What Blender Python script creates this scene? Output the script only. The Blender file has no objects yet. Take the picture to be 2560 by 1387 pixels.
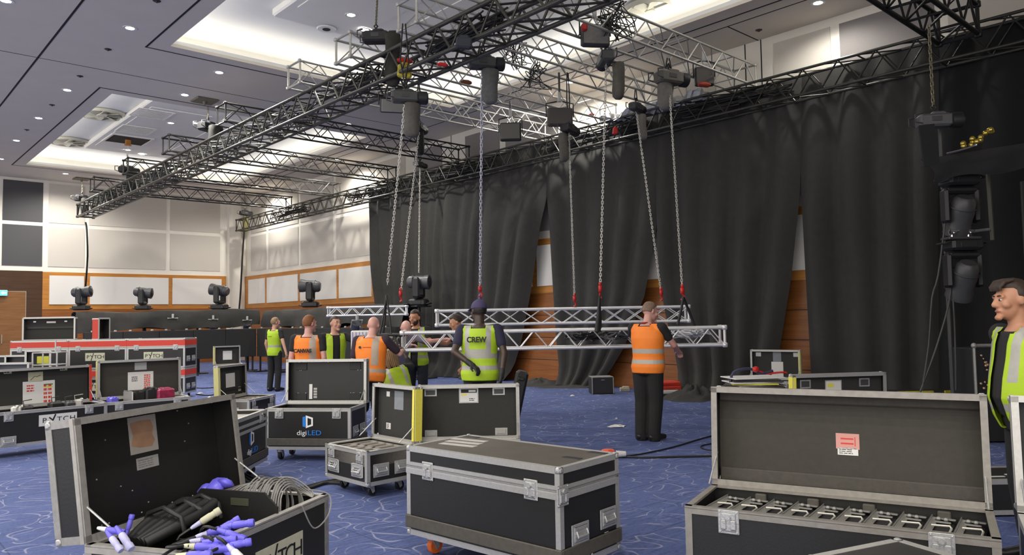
import bpy, bmesh, math, random
from mathutils import Vector as V, Matrix, Euler
random.seed(7)
sc = bpy.context.scene
COL = sc.collection
PI = math.pi
# ---------------------------------------------------------------- camera
FPX, YAW, PIT, ROL, EYE = 1881.8, math.radians(42.42), math.radians(3.06), math.radians(-1.02), 1.6
FW = V((math.sin(YAW)*math.cos(PIT), math.cos(YAW)*math.cos(PIT), math.sin(PIT)))
_r = V((math.cos(YAW), -math.sin(YAW), 0)); _u = _r.cross(FW)
RT = _r*math.cos(ROL) + _u*math.sin(ROL); UP = -_r*math.sin(ROL) + _u*math.cos(ROL)
EYEP = V((0, 0, EYE))
cam_d = bpy.data.cameras.new('camera'); cam = bpy.data.objects.new('camera', cam_d); COL.objects.link(cam)
cam_d.sensor_width = 36; cam_d.lens = FPX/2560*36; cam_d.clip_end = 200
cam.matrix_world = Matrix(((RT.x, UP.x, -FW.x, 0), (RT.y, UP.y, -FW.y, 0), (RT.z, UP.z, -FW.z, EYE), (0, 0, 0, 1)))
sc.camera = cam
def ray(x, y): return FW + RT*((x-1280)/FPX) - UP*((y-693.5)/FPX)
def at(x, y, d): return EYEP + ray(x, y)*d            # point seen at a pixel, d metres deep
def onz(x, y, z): r = ray(x, y); return EYEP + r*((z-EYE)/r.z)
def onx(x, y, X): r = ray(x, y); return EYEP + r*(X/r.x)
def ony(x, y, Y): r = ray(x, y); return EYEP + r*(Y/r.y)
def ground(x, d):                                        # floor point under image column x at depth d
    p = at(x, 693.5, d); return V((p.x, p.y, 0))
HF = V((math.sin(YAW), math.cos(YAW), 0)); HR = V((math.cos(YAW), -math.sin(YAW), 0))
# ---------------------------------------------------------------- materials
MATS = {}
def mat(name, col, rough=.55, metal=0., var=.0, scale=30., bump=0., emit=0., spec=.5, trans=0., alpha=1.):
    if name in MATS: return MATS[name]
    m = bpy.data.materials.new(name); m.use_nodes = True; n = m.node_tree; b = n.nodes['Principled BSDF']
    c = (*col, 1)
    b.inputs['Base Color'].default_value = c; b.inputs['Roughness'].default_value = rough
    b.inputs['Metallic'].default_value = metal; b.inputs['Specular IOR Level'].default_value = spec
    if emit: b.inputs['Emission Color'].default_value = c; b.inputs['Emission Strength'].default_value = emit
    if var or bump:
        tc = n.nodes.new('ShaderNodeTexCoord'); nz = n.nodes.new('ShaderNodeTexNoise')
        nz.inputs['Scale'].default_value = scale; nz.inputs['Detail'].default_value = 4
        n.links.new(tc.outputs['Object'], nz.inputs['Vector'])
        if var:
            mx = n.nodes.new('ShaderNodeMix'); mx.data_type = 'RGBA'
            mx.inputs[6].default_value = (*[max(0, v*(1-var)) for v in col], 1)
            mx.inputs[7].default_value = (*[min(1, v*(1+var)) for v in col], 1)
            n.links.new(nz.outputs['Fac'], mx.inputs[0]); n.links.new(mx.outputs[2], b.inputs['Base Color'])
        if bump:
            bp = n.nodes.new('ShaderNodeBump'); bp.inputs['Strength'].default_value = bump; bp.inputs['Distance'].default_value = .02
            n.links.new(nz.outputs['Fac'], bp.inputs['Height']); n.links.new(bp.outputs['Normal'], b.inputs['Normal'])
    MATS[name] = m; return m
def s2l(r, g, b):                                          # 8-bit sRGB to linear
    f = lambda c: c/12.92 if c <= .04045 else ((c+.055)/1.055)**2.4
    return (f(r/255), f(g/255), f(b/255))
ALU = mat('aluminium_trim', (.54, .53, .50), .38, .55, .15, 60)
ALU_D = mat('weathered_aluminium', (.36, .35, .33), .5, .5, .25, 40)
STEEL = mat('zinc_steel', (.52, .52, .51), .42, .55, .25, 80, .15)
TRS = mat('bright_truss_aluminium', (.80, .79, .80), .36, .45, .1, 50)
TRM = mat('cove_lit_truss_aluminium', (.50, .49, .45), .42, .5, .2, 30)  # near cross trusses, cove light on the aluminium put into the colour
TRB = mat('black_and_backlit_truss_metal', (.035, .034, .031), .38, .4, .25, 30)  # black metal, also aluminium cross trusses coloured as silhouettes under the bright ceiling
TRK = mat('backlit_truss_metal', (.062, .060, .050), .34, .5, .25, 30)  # long trusses, aluminium coloured dark to stand for their backlit look
LAM = mat('black_laminate', (.016, .0155, .0145), .42, 0, .3, 90, .04)
LAMI = mat('lid_lining_felt', (.030, .029, .026), .8, 0, .2, 60, .05)
LAMB = mat('brown_lining_board', (.043, .039, .031), .75, 0, .2, 30, .04)
LAMT = mat('dusty_sheen_lid_top', (.085, .075, .062), .5, 0, .35, 7, .03)  # paler than the black sides: dust, with sheen put into the colour
SKID = mat('grey_timber_skid', (.075, .068, .055), .7, 0, .3, 25, .1)
FOAMG = mat('grey_foam_strip', (.070, .063, .054), .9, 0, .25, 40, .1)
YEL = mat('yellow_edge_foam', (.80, .72, .10), .7, 0, .1, 40)
YELP = mat('pale_yellow_edge_foam', (.62, .58, .24), .7, 0, .1, 40)
RED = mat('red_band_paint', (.62, .045, .025), .45, 0, .15, 30)
WHI = mat('white_paint', (.75, .74, .71), .5, 0, .08, 30)
PAP = mat('paper', (.72, .71, .68), .7, 0, .06, 50)
PAPY = mat('aged_paper', (.55, .54, .38), .7, 0, .15, 30)
RUB = mat('black_rubber', (.012, .012, .012), .55, 0, .2, 60)
PLB = mat('black_plastic', (.018, .018, .019), .5, 0, .2, 60)
PLG = mat('dark_grey_plastic', (.06, .06, .062), .4, 0, .2, 40)
HOI = mat('hoist_grey_enamel', (.075, .078, .075), .4, .1, .2, 40)
CAN = mat('grey_canvas', (.115, .108, .095), .9, 0, .3, 25, .2)
CANB = mat('black_canvas', (.02, .02, .018), .9, 0, .3, 25, .2)
BLU = mat('blue_plastic', (.15, .13, .72), .4, 0, .1, 40)
LILA = mat('pale_lilac_plastic', (.50, .49, .72), .4, 0, .1, 40)
HOOK = mat('red_hook_enamel', (.55, .02, .015), .35, 0, .1, 40)
ORG = mat('orange_wheel', (.75, .14, .02), .5)
INK = mat('black_ink', (.01, .01, .01), .6)
LOGW = mat('logo_white', (.85, .85, .85), .5)
LOGB = mat('logo_blue', (.02, .22, .75), .5)
CHR = mat('chrome', (.75, .75, .76), .15, .95, .1, 60)
GLASS = mat('dark_lens_glass', (.02, .022, .026), .08, 0)
# ---------------------------------------------------------------- mesh builder
class MB:
    def __init__(s): s.v = []; s.f = []; s.m = []; s.cur = 0
    def add(s, vs, fs, M=None):
        b = len(s.v)
        s.v += [M @ V(p) for p in vs] if M is not None else [V(p) for p in vs]
        for f in fs: s.f.append([b+i for i in f]); s.m.append(s.cur)
        return s
    def box(s, c, d, M=None, R=None):
        x, y, z = d[0]/2, d[1]/2, d[2]/2
        vs = [V((sx*x, sy*y, sz*z)) for sz in (-1, 1) for sy in (-1, 1) for sx in (-1, 1)]
        if R is not None: vs = [R @ p for p in vs]
        c = V(c); vs = [p+c for p in vs]
        return s.add(vs, [(0, 2, 3, 1), (4, 5, 7, 6), (0, 1, 5, 4), (2, 6, 7, 3), (0, 4, 6, 2), (1, 3, 7, 5)], M)
    def bx(s, x0, x1, y0, y1, z0, z1, M=None): return s.box(((x0+x1)/2, (y0+y1)/2, (z0+z1)/2), (x1-x0, y1-y0, z1-z0), M)
    def bbox(s, c, d, b, M=None, R=None):                 # box with chamfered edges
        vs = []; x, y, z = d[0]/2, d[1]/2, d[2]/2; b = min(b, x*.9, y*.9, z*.9)
        for ring in ((-z, b), (-z+b, 0), (z-b, 0), (z, b)):
            zz, i = ring; X, Y = x-i, y-i; k = b
            vs += [(X-k, -Y, zz), (X, -Y+k, zz), (X, Y-k, zz), (X-k, Y, zz), (-X+k, Y, zz), (-X, Y-k, zz), (-X, -Y+k, zz), (-X+k, -Y, zz)]
        vs = [V(p) for p in vs]
        if R is not None: vs = [R @ p for p in vs]
        c = V(c); vs = [p+c for p in vs]
        fs = [tuple(range(7, -1, -1)), tuple(range(24, 32))]
        for r in range(3):
            for i in range(8): j = (i+1) % 8; fs.append((r*8+i, r*8+j, r*8+8+j, r*8+8+i))
        return s.add(vs, fs, M)
    def tube(s, pts, r, n=6, M=None, closed=False, cap=True):
        pts = [V(p) for p in pts]; k = len(pts)
        if k < 2: return s
        rr = r if isinstance(r, (list, tuple)) else [r]*k
        vs = []; prev = None
        for i, p in enumerate(pts):
            if closed: t = pts[(i+1) % k]-pts[i-1]
            else: t = pts[min(i+1, k-1)]-pts[max(i-1, 0)]
            if t.length < 1e-9: t = V((0, 0, 1))
            t.normalize()
            if prev is None:
                a = V((0, 0, 1)) if abs(t.z) < .9 else V((1, 0, 0))
                e = t.cross(a).normalized()
            else:
                e = prev - t*prev.dot(t)
                e = e.normalized() if e.length > 1e-6 else t.orthogonal().normalized()
            prev = e; g = t.cross(e)
            for j in range(n):
                a = 2*PI*j/n; vs.append(p + (e*math.cos(a)+g*math.sin(a))*rr[i])
        fs = []
        for i in range(k if closed else k-1):
            a, b = i*n, ((i+1) % k)*n
            for j in range(n): q = (j+1) % n; fs.append((a+j, a+q, b+q, b+j))
        if cap and not closed: fs += [tuple(range(n-1, -1, -1)), tuple(range((k-1)*n, k*n))]
        return s.add(vs, fs, M)
    def bar(s, p, q, r, n=6, M=None): return s.tube([p, q], r, n, M)
    def sphere(s, c, r, n=10, m=7, M=None, R=None, keep=None):
        rx, ry, rz = (r, r, r) if not isinstance(r, (tuple, list)) else r
        c = V(c); vs = [V((0, 0, rz))]
        for i in range(1, m):
            th = PI*i/m
            for j in range(n): a = 2*PI*j/n; vs.append(V((rx*math.sin(th)*math.cos(a), ry*math.sin(th)*math.sin(a), rz*math.cos(th))))
        vs.append(V((0, 0, -rz)))
        if keep: vs = [keep(p) for p in vs]
        if R is not None: vs = [R @ p for p in vs]
        vs = [p+c for p in vs]; fs = []
        for j in range(n): q = (j+1) % n; fs.append((0, 1+j, 1+q)); fs.append((len(vs)-1, 1+(m-2)*n+q, 1+(m-2)*n+j))
        for i in range(m-2):
            for j in range(n): q = (j+1) % n; a = 1+i*n; fs.append((a+j, a+n+j, a+n+q, a+q))
        return s.add(vs, fs, M)
    def lathe(s, prof, n=16, c=(0, 0, 0), M=None, R=None, closed=False):   # profile of (r, z)
        c = V(c); vs = []
        for r, z in prof:
            for j in range(n): a = 2*PI*j/n; vs.append(V((r*math.cos(a), r*math.sin(a), z)))
        if R is not None: vs = [R @ p for p in vs]
        vs = [p+c for p in vs]; fs = []; k = len(prof)
        for i in range(k if closed else k-1):
            a, b = i*n, ((i+1) % k)*n
            for j in range(n): q = (j+1) % n; fs.append((a+j, a+q, b+q, b+j))
        if not closed: fs += [tuple(range(n-1, -1, -1)), tuple(range((k-1)*n, k*n))]
        return s.add(vs, fs, M)
    def loft(s, rings, n=16, M=None):                      # rings of (centre, rx, ry)
        vs = []
        for c, rx, ry in rings:
            c = V(c)
            for j in range(n): a = 2*PI*j/n; vs.append(c + V((rx*math.cos(a), ry*math.sin(a), 0)))
        fs = []; k = len(rings)
        for i in range(k-1):
            for j in range(n): q = (j+1) % n; fs.append((i*n+j, i*n+q, i*n+n+q, i*n+n+j))
        fs += [tuple(range(n-1, -1, -1)), tuple(range((k-1)*n, k*n))]
        return s.add(vs, fs, M)
    def capsule(s, p, q, r0, r1, n=12, M=None):
        p, q = V(p), V(q); t = q-p; L = t.length
        if L < 1e-6: return s.sphere(p, r0, n, 8, M)
        t /= L; pts = []; rad = []
        for a in (-85, -60, -30, 0): pts.append(p+t*(r0*math.sin(math.radians(a)))); rad.append(r0*math.cos(math.radians(a)))
        for a in (0, 30, 60, 85): pts.append(q+t*(r1*math.sin(math.radians(a)))); rad.append(r1*math.cos(math.radians(a)))
        return s.tube(pts, rad, n, M)
    def prism(s, poly, z0, z1, M=None):
        k = len(poly); vs = [(x, y, z0) for x, y in poly]+[(x, y, z1) for x, y in poly]
        fs = [tuple(range(k-1, -1, -1)), tuple(range(k, 2*k))]
        for i in range(k): j = (i+1) % k; fs.append((i, j, k+j, k+i))
        return s.add(vs, fs, M)
    def mesh(s, name, mats, smooth=None):
        me = bpy.data.meshes.new(name); me.from_pydata([tuple(p) for p in s.v], [], s.f); me.update()
        for m in (mats if isinstance(mats, (list, tuple)) else [mats]): me.materials.append(m)
        me.polygons.foreach_set('material_index', s.m)
        if smooth is not None:
            bm = bmesh.new(); bm.from_mesh(me)
            for e in bm.edges:
                e.smooth = len(e.link_faces) == 2 and e.calc_face_angle(0) < math.radians(smooth)
            for f in bm.faces: f.smooth = True
            bm.to_mesh(me); bm.free()
        return me
    def build(s, name, mats, parent=None, smooth=None, loc=None, rot=None):
        return link(name, s.mesh(name, mats, smooth), parent, loc, rot)
def link(name, data, parent=None, loc=None, rot=None):
    o = bpy.data.objects.new(name, data); COL.objects.link(o)
    if parent is not None: o.parent = parent
    if loc is not None: o.location = loc
    if rot is not None: o.rotation_euler = rot
    return o
def tag(o, label=None, cat=None, group=None, kind=None):
    if label: o['label'] = label
    if cat: o['category'] = cat
    if group: o['group'] = group
    if kind: o['kind'] = kind
    return o
def thing(name, label, cat, loc=(0, 0, 0), rz=0, group=None):
    o = link(name, None, None, loc, (0, 0, rz)); o.empty_display_size = .1
    return tag(o, label, cat, group)
def struct(name, mb, mats, smooth=None, label=None):
    o = mb.build(name, mats, None, smooth); o['kind'] = 'structure'
    if label: o['label'] = label
    return o
CACHE = {}
def cached(key, fn):
    if key not in CACHE: CACHE[key] = fn()
    return CACHE[key]
def copy_tree(o, parent=None):
    c = o.copy(); COL.objects.link(c)
    if parent is not None: c.parent = parent
    for ch in list(o.children): copy_tree(ch, c)
    return c
def text(name, body, size, m, parent, loc, rot, ext=.0015, align='CENTER', sx=1., bold=0.):
    cu = bpy.data.curves.new(name, 'FONT'); cu.body = body; cu.size = size; cu.extrude = ext; cu.align_x = align; cu.align_y = 'CENTER'; cu.offset = bold
    tmp = bpy.data.objects.new(name+'_tmp', cu); COL.objects.link(tmp)
    me = bpy.data.meshes.new_from_object(tmp.evaluated_get(bpy.context.evaluated_depsgraph_get()))
    bpy.data.objects.remove(tmp); bpy.data.curves.remove(cu)
    me.materials.clear(); me.materials.append(m)
    if sx != 1: me.transform(Matrix.Diagonal((sx, 1, 1, 1)))
    return link(name, me, parent, loc, rot)
def remesh(mb, voxel, smooth=4, name='m', mats=None):
    me = mb.mesh(name+'_src', []); o = bpy.data.objects.new(name+'_tmp', me); COL.objects.link(o)
    r = o.modifiers.new('r', 'REMESH'); r.mode = 'VOXEL'; r.voxel_size = voxel
    if smooth: w = o.modifiers.new('s', 'SMOOTH'); w.factor = .5; w.iterations = smooth
    out = bpy.data.meshes.new_from_object(o.evaluated_get(bpy.context.evaluated_depsgraph_get()))
    bpy.data.objects.remove(o); bpy.data.meshes.remove(me); out.name = name
    out.materials.clear()
    for m in mats or []: out.materials.append(m)
    for p in out.polygons: p.use_smooth = True
    return out
def sag(p, q, drop, n=10, wob=0, seed=0):
    rnd = random.Random(seed); p, q = V(p), V(q); o = []
    for i in range(n+1):
        t = i/n; c = p.lerp(q, t); c.z -= drop*4*t*(1-t)
        if 0 < i < n and wob: c += V((rnd.uniform(-wob, wob), rnd.uniform(-wob, wob), rnd.uniform(-wob, wob)))
        o.append(c)
    return smoothpath(o)
def smoothpath(pts, k=3):                                # Catmull-Rom
    pts = [V(p) for p in pts]; o = []
    for i in range(len(pts)-1):
        a, b, c, d = pts[max(i-1, 0)], pts[i], pts[i+1], pts[min(i+2, len(pts)-1)]
        for j in range(k):
            t = j/k; o.append(.5*((2*b)+(c-a)*t+(2*a-5*b+4*c-d)*t*t+(3*b-a-3*c+d)*t**3))
    o.append(pts[-1]); return o
# ================================================================ PEOPLE
SKIN = mat('light_skin', (.56, .30, .21), .5, 0, .1, 18); SKINP = mat('pink_skin', (.62, .33, .27), .5, 0, .1, 18); SKINT = mat('tanned_skin', (.50, .24, .14), .5, 0, .1, 18); SKIND = mat('dark_skin', (.055, .032, .022), .45, 0, .1, 18)
ORV = mat('orange_hi_vis', (.95, .235, .02), .6, 0, .08, 9, .12); LIV = mat('lime_hi_vis', (.42, .62, .02), .6, 0, .1, 9, .15); LIVS = mat('shiny_lime_hi_vis', (.50, .70, .07), .35, 0, .2, 12, .3)
REF = mat('silver_reflective_tape', (.42, .41, .37), .45, .1, .1, 30); REFT = mat('taupe_reflective_tape', (.42, .34, .27), .5, .1, .1, 30)
TEE = mat('black_tee', (.016, .015, .016), .85, 0, .2, 12, .1); NAVY = mat('navy_tee', (.022, .020, .048), .85, 0, .2, 12, .1); AUB = mat('aubergine_tee', (.038, .022, .034), .85, 0, .2, 12, .1); GREYT = mat('lilac_grey_tee', (.30, .27, .34), .85, 0, .1, 12, .1)
TRO = mat('black_trousers', (.014, .0135, .013), .85, 0, .25, 10, .12); JEA = mat('dark_jeans', (.03, .032, .042), .85, 0, .2, 12, .1); SHO = mat('black_shoe', (.012, .012, .012), .4, 0, .1, 20); SOLE = mat('shoe_sole', (.03, .03, .03), .7)
GLO = mat('black_glove', (.02, .02, .021), .6, 0, .2, 30)
HGING = mat('ginger_hair', (.22, .085, .028), .7, 0, .35, 60, .2); HBRN = mat('dark_brown_hair', (.035, .02, .013), .6, 0, .35, 60, .2); HGREY = mat('greying_brown_hair', (.20, .13, .09), .6, 0, .5, 45, .25); HBLO = mat('blonde_brown_hair', (.26, .16, .075), .6, 0, .4, 45, .25); HBLK = mat('black_hair', (.012, .009, .008), .6, 0, .3, 60, .2)
EYEW = mat('eye_white', (.52, .48, .44), .3); IRIS = mat('dark_iris', (.02, .012, .008), .2); LIPS = mat('lips', (.36, .12, .10), .5); CAPM = mat('purple_cap', (.055, .042, .11), .8, 0, .15, 30, .1); DKRED = mat('dark_red_lanyard', (.28, .012, .012), .6)
def rx(a): return Matrix.Rotation(a, 4, 'X')
def ry(a): return Matrix.Rotation(a, 4, 'Y')
def rz(a): return Matrix.Rotation(a, 4, 'Z')
def T(*p): return Matrix.Translation(V(p) if len(p) == 3 else V(p[0]))
def person(label, px, d, face, h=1.78, skin=SKIN, hair=HBRN, hairstyle='short', vest=ORV, tape=REF, vest_open=False, tee=TEE, trouser=TRO, shorts=False, lean=0., side=0., crouch=0., twist=0., hturn=0., hpitch=0., arms=None, wide=1., belly=0., beard=None, cap=None, gloves=False, backtext=None, vox=.010, legs=None, vstyle='h', sleeve=.55, dz=0., curl=.55, lanyard=None, legw=1., logo=False, scribble=False):
    """face: degrees clockwise from the camera's own heading (0 shows the back, 90 faces image right, 180 faces the camera)"""
    g = ground(px, d); a = math.radians(face); dr = HF*math.cos(a)+HR*math.sin(a); phi = math.atan2(dr.x, -dr.y); s = h/1.78
    root = thing('person', label, 'person', g, phi); root.scale = (s, s, s)
    inv = (Matrix.Translation(g) @ rz(phi) @ Matrix.Scale(s, 4)).inverted()
    pz = .95-crouch; P = V((0, 0, pz)); MT = T(P) @ ry(side) @ rx(lean) @ rz(twist)       # torso: +lean leans forward (-y)
    tp = lambda x, y, z: MT @ V((x, y, z))
    sh = {1: tp(.185*wide, .0, .475), -1: tp(-.185*wide, .0, .475)}; A = {}
    for k in (1, -1):
        e, w = (arms or {}).get(k, (None, None)); S = sh[k]
        e = S+V((k*.05, .03, -.285)) if e is None else (S+V(e)); w = e+V((-k*.01, -.07, -.245)) if w is None else (e+V(w))
        e = S+(e-S).normalized()*.29; w = e+(w-e).normalized()*.255; A[k] = (S, e, w)
    Lg = {}
    for k in (1, -1):
        lg = (legs or {}).get(k)
        hp = V((k*.095, 0, pz-.03))
        if lg: kn, an, toe = [V(q) for q in lg]
        else: kn, an, toe = V((k*.105, -.015, .50)), V((k*.11, .03, .085)), V((k*.135, -.15, .03))
        Lg[k] = (hp, kn, an, toe)
    HM = T(tp(0, -.005, .54)) @ ry(side*.4) @ rx(lean*.45+hpitch) @ rz(hturn) @ T(0, -.025, .145)
    # body: one surface
    b = MB(); wb = wide
    tor = [(-.10, .135, .095), (-.02, .155, .112), (.10, .143, .105), (.22, .148, .108), (.34, .168, .113), (.43, .165, .10), (.50, .105, .075), (.535, .06, .06)]
    def torso(off, lo=-9, hi=9, hem=0.):
        q = [(V((0, -(belly*.5*math.exp(-((z-.12)/.14)**2)), z)), (x+off)*wb*1.0+belly*.5*math.exp(-((z-.12)/.16)**2)*.5+(hem*max(0, .1-z)), y+off+belly*.5*math.exp(-((z-.12)/.16)**2)+(hem*max(0, .1-z))) for z, x, y in tor if lo <= z <= hi]
        return q
    b.loft(torso(0), 20, MT)
    for k in (1, -1):
        S, e, w = A[k]; b.capsule(tp(k*.10*wide, 0, .46), S, .062, .058, 12); b.capsule(S, e, .050*(.6+.4*wide), .040, 12); b.capsule(e, w, .042, .028, 12)
        if not gloves: hand(b, e, w, k, 1.0, curl)
        hp, kn, an, toe = Lg[k]; b.capsule(hp, kn, .082, .055, 12); b.capsule(kn, an, .055, .036, 12); b.sphere(kn.lerp(an, .3)+V((0, .015, 0)), (.05, .055, .10), 10, 8); b.capsule(an+V((0, 0, -.03)), toe, .035, .028, 10)
    b.capsule(tp(0, .0, .50), HM @ V((0, .02, -.06)), .062, .055, 14)
    head(b, HM); link('body', remesh(b, vox, 3, 'body', [skin]), root)
    # face details
    for k in (1, -1):
        m = MB(); m.sphere((0, 0, 0), (.0125, .012, .0078), 10, 7); o = m.build('eye', EYEW, root, 60, HM @ V((k*.031, -.0845, .012)), HM.to_euler())
        m = MB(); m.sphere((0, 0, 0), .0070, 8, 6); m.build('iris', IRIS, o, 60, (0, -.0075, 0))
    m = MB(); m.tube([HM @ V(q) for q in ((-.024, -.090, -.060), (-.010, -.0975, -.057), (.010, -.0975, -.057), (.024, -.090, -.060))], [.004, .0075, .0075, .004], 8); m.build('mouth', LIPS, root, 60)
    hm = hair if hair else None
    if hairstyle != 'bald':
        m = MB()
        for k in (1, -1): m.tube([HM @ V(q) for q in ((k*.014, -.0945, .036), (k*.033, -.0945, .0385), (k*.052, -.084, .033))], [.004, .0055, .003], 6)
        m.build('eyebrow', hm, root, 60)
    if hairstyle in ('short', 'crop', 'quiff', 'swept', 'long'):
        m = MB(); f = {'short': 1.09, 'crop': 1.06, 'quiff': 1.10, 'swept': 1.12, 'long': 1.13}[hairstyle]; rnd = random.Random(px)
        def keep(p):
            y, z = p.y, p.z; on = (y > .02 and z > -.055) or z > .062-.10*max(0, y+.06) or (z > -.01 and y > -.02)
            q = V((p.x, p.y, p.z)); n_ = math.sin(p.x*95+p.y*60)*math.sin(p.z*70+p.y*80)
            return q*(1+.022*n_) if on else V((q.x*.86, q.y*.82, q.z*.86))
        m.sphere((0, .012, .030), (.080*f, .101*f, .103*f), 32, 24, HM, None, keep)
        if hairstyle == 'quiff':
            for i in range(9): x = -.045+.011*i; m.tube([HM @ V((x, -.01, .130)), HM @ V((x*1.05, -.065, .120)), HM @ V((x*1.08, -.092, .090)), HM @ V((x*1.1, -.092, .068))], [.014, .016, .012, .006], 8)
        if hairstyle == 'swept':
            for i in range(11): x = -.06+.012*i; m.tube([HM @ V((x, -.07, .115)), HM @ V((x*1.1, .02, .146)), HM @ V((x*1.1, .10, .09)), HM @ V((x, .105, .0))], [.008, .013, .013, .006], 6)
        if hairstyle == 'long':
            for i in range(13):
                aa = PI*(i/12)-.0; x, y = .088*math.cos(aa), .02+.09*math.sin(aa); m.tube([HM @ V((x*.9, y*.9, .09)), HM @ V((x*1.08, y*1.08, .0)), HM @ V((x*1.12, y+.01, -.10)), HM @ V((x*1.0, y+.015, -.17-.03*(i % 3)))], [.014, .018, .016, .006], 8)
        m.build('hair', hm, root, 60)
    if hairstyle == 'stubble':
        m = MB(); m.sphere((0, .014, .022), (.0805, .101, .100), 28, 20, HM, None, lambda p: p if (p.y > .015 and -.06 < p.z < .055) else p*.88); m.build('hair', hm, root, 60)
    if beard:
        m = MB(); m.sphere((0, -.022, -.055), (.064, .078, .072), 24, 18, HM, None, lambda p: p if (p.z < .028 and p.y < .045 and not (abs(p.x) < .024 and .004 < p.z and p.y < -.04)) else p*.84); m.build('beard', beard, root, 60)
    if cap:
        m = MB(); m.sphere((0, .012, .040), (.090, .112, .105), 26, 18, HM, None, lambda p: p if p.z > -.0 else V((p.x, p.y, -.005+p.z*.05))); m.sphere((0, .012, .146), .009, 8, 6, HM)
        n = 14; vs = []
        for i in range(n+1):
            aa = PI+PI*i/n; vs += [(.084*math.cos(aa), -.055+.06*math.sin(aa), .045), (.078*math.cos(aa), -.085+.125*math.sin(aa), .028)]
        vs2 = [(x, y, z-.006) for x, y, z in vs]; fs = []
        for i in range(n): q = 2*i; fs += [(q, q+1, q+3, q+2), (2*n+2+q, 2*n+4+q, 2*n+5+q, 2*n+3+q), (q+1, 2*n+3+q, 2*n+5+q, q+3)]
        m.add(vs+vs2, fs, HM); m.build('cap', cap, root, 60)
    # clothes
    b = MB(); b.loft(torso(.014, -.07, .50), 20, MT)
    for k in (1, -1):
        S, e, w = A[k]; b.capsule(tp(k*.10*wide, 0, .46), S, .074, .070, 12); L_ = S.lerp(e, min(sleeve, 1)*1.0); b.capsule(S, L_, .068*(.6+.4*wide), .058, 12)
        if sleeve > 1: b.capsule(S, e, .066, .052, 12); b.capsule(e, e.lerp(w, sleeve-1), .052, .042, 12)
    link('tee_shirt', remesh(b, vox*1.1, 3, 'tee_shirt', [tee]), root)
    b = MB(); b.loft([(V((0, 0, z)), x*(.55+.45*wide)+belly*.12, y+belly*.15) for z, x, y in ((-.12, .15, .115), (-.05, .178, .132), (.04, .168, .124), (.10, .160, .118))], 20, T(P) @ rx(lean*.35))
    for k in (1, -1):
        hp, kn, an, toe = Lg[k]
        if shorts: b.capsule(hp, hp.lerp(kn, .98), .105, .088, 14)
        else: b.capsule(hp, kn, .100*legw, .078*legw, 14); b.capsule(kn, an+V((0, .008, .0)), .078*legw, .068*legw, 14); b.capsule(an, an+V((0, .0, -.03)), .068*legw, .072*legw, 12)
    link('trousers', remesh(b, vox*1.1, 3, 'trousers', [trouser]), root)
    for k in (1, -1):
        hp, kn, an, toe = Lg[k]; hd = (toe-an); hd.z = 0; hd = hd.normalized() if hd.length > .01 else V((0, -1, 0)); hl = an-hd*.05; hl.z = an.z-.035
        b = MB(); b.capsule(an+V((0, 0, -.005)), hl, .046, .040, 12); b.capsule(hl+V((0, 0, .005)), toe-hd*.0+V((0, 0, .012)), .042, .036, 12); b.capsule(an+V((0, 0, -.01)), toe-hd*.04+V((0, 0, .015)), .044, .038, 12)
        me = remesh(b, .009, 3, 'shoe', [SHO])
        zlo = min(hl.z, toe.z)-.035
        for v_ in me.vertices: v_.co.z = max(v_.co.z, zlo) if abs(hl.z-toe.z) < .06 else v_.co.z
        link('shoe', me, root)
    if gloves:
        for k in (1, -1):
            S, e, w = A[k]; b = MB(); b.capsule(e.lerp(w, .8), w, .034, .034, 12); hand(b, e, w, k, 1.12, curl); link('glove', remesh(b, .007, 2, 'glove', [GLO]), root)
    if vest:
        b = MB(); b.loft(torso(.034, -.11, .51, .10), 28, MT)
        for k in (1, -1): b.capsule(tp(k*.09, .0, .468), tp(k*.150*wide, 0, .462), .080, .076, 14)
        me = remesh(b, vox, 4, 'vest', [vest, tape]); MI = MT.inverted(); kill = []
        bm = bmesh.new(); bm.from_mesh(me); R3 = MT.to_3x3(); cuts = [(0, 0, z) for z in (-.105, .02, .07, .10, .15, .2, .205, .255, .49, .525)]+[(x*sg, 0, 0) for x in (.085*wide, .135*wide, .085, .062) for sg in (1, -1)]+[(-.065, 0, 0), (-.155, 0, 0)]
        for c in cuts: bmesh.ops.bisect_plane(bm, geom=bm.verts[:]+bm.edges[:]+bm.faces[:], dist=1e-5, plane_co=MT @ V(c), plane_no=R3 @ (V((0, 0, 1)) if c[0] == 0 else V((1, 0, 0))))
        bm.to_mesh(me); bm.free()
        for p in me.polygons:
            c = MI @ p.center; front = c.y < 0; z = c.z
            band = (.02 < z < .07) or (vstyle in ('h2', 'u', 'w') and .15 < z < .205)
            if vstyle in ('h', 'u') and .2 < z: band = band or (.085*wide < abs(c.x) < .135*wide)
            if vstyle == 'u' and .2 < z < .255 and abs(c.x) < .135*wide: band = True
            if vstyle == 'wide' and abs(c.x+.11) < .045 and z > .12: band = True
            if vstyle == 'none': band = False
            if vstyle == 'h1': band = (.10 < z < .15)
            p.material_index = 1 if band else 0
            if z < -.105 and p.normal.z < -.5 or (vest_open and front and abs(c.x) < .062) or z > .525 or (z > .49 and abs(c.x) < .085): kill.append(p.index)
        bm = bmesh.new(); bm.from_mesh(me); bm.faces.ensure_lookup_table(); bmesh.ops.delete(bm, geom=[bm.faces[i] for i in kill], context='FACES'); bm.to_mesh(me); bm.free()
        vo = link('vest', me, root); sd = vo.modifiers.new('cloth', 'SOLIDIFY'); sd.thickness = .004
        if backtext:
            body, size, zz, yy, col = backtext
            tm = MT @ T(.015 if body == 'CANVAS' else 0, yy, zz) @ rz(PI) @ rx(PI/2); o = text('vest_lettering', body, size, col, vo, None, None, .006, 'CENTER', .92, .0028); o.matrix_local = tm
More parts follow.
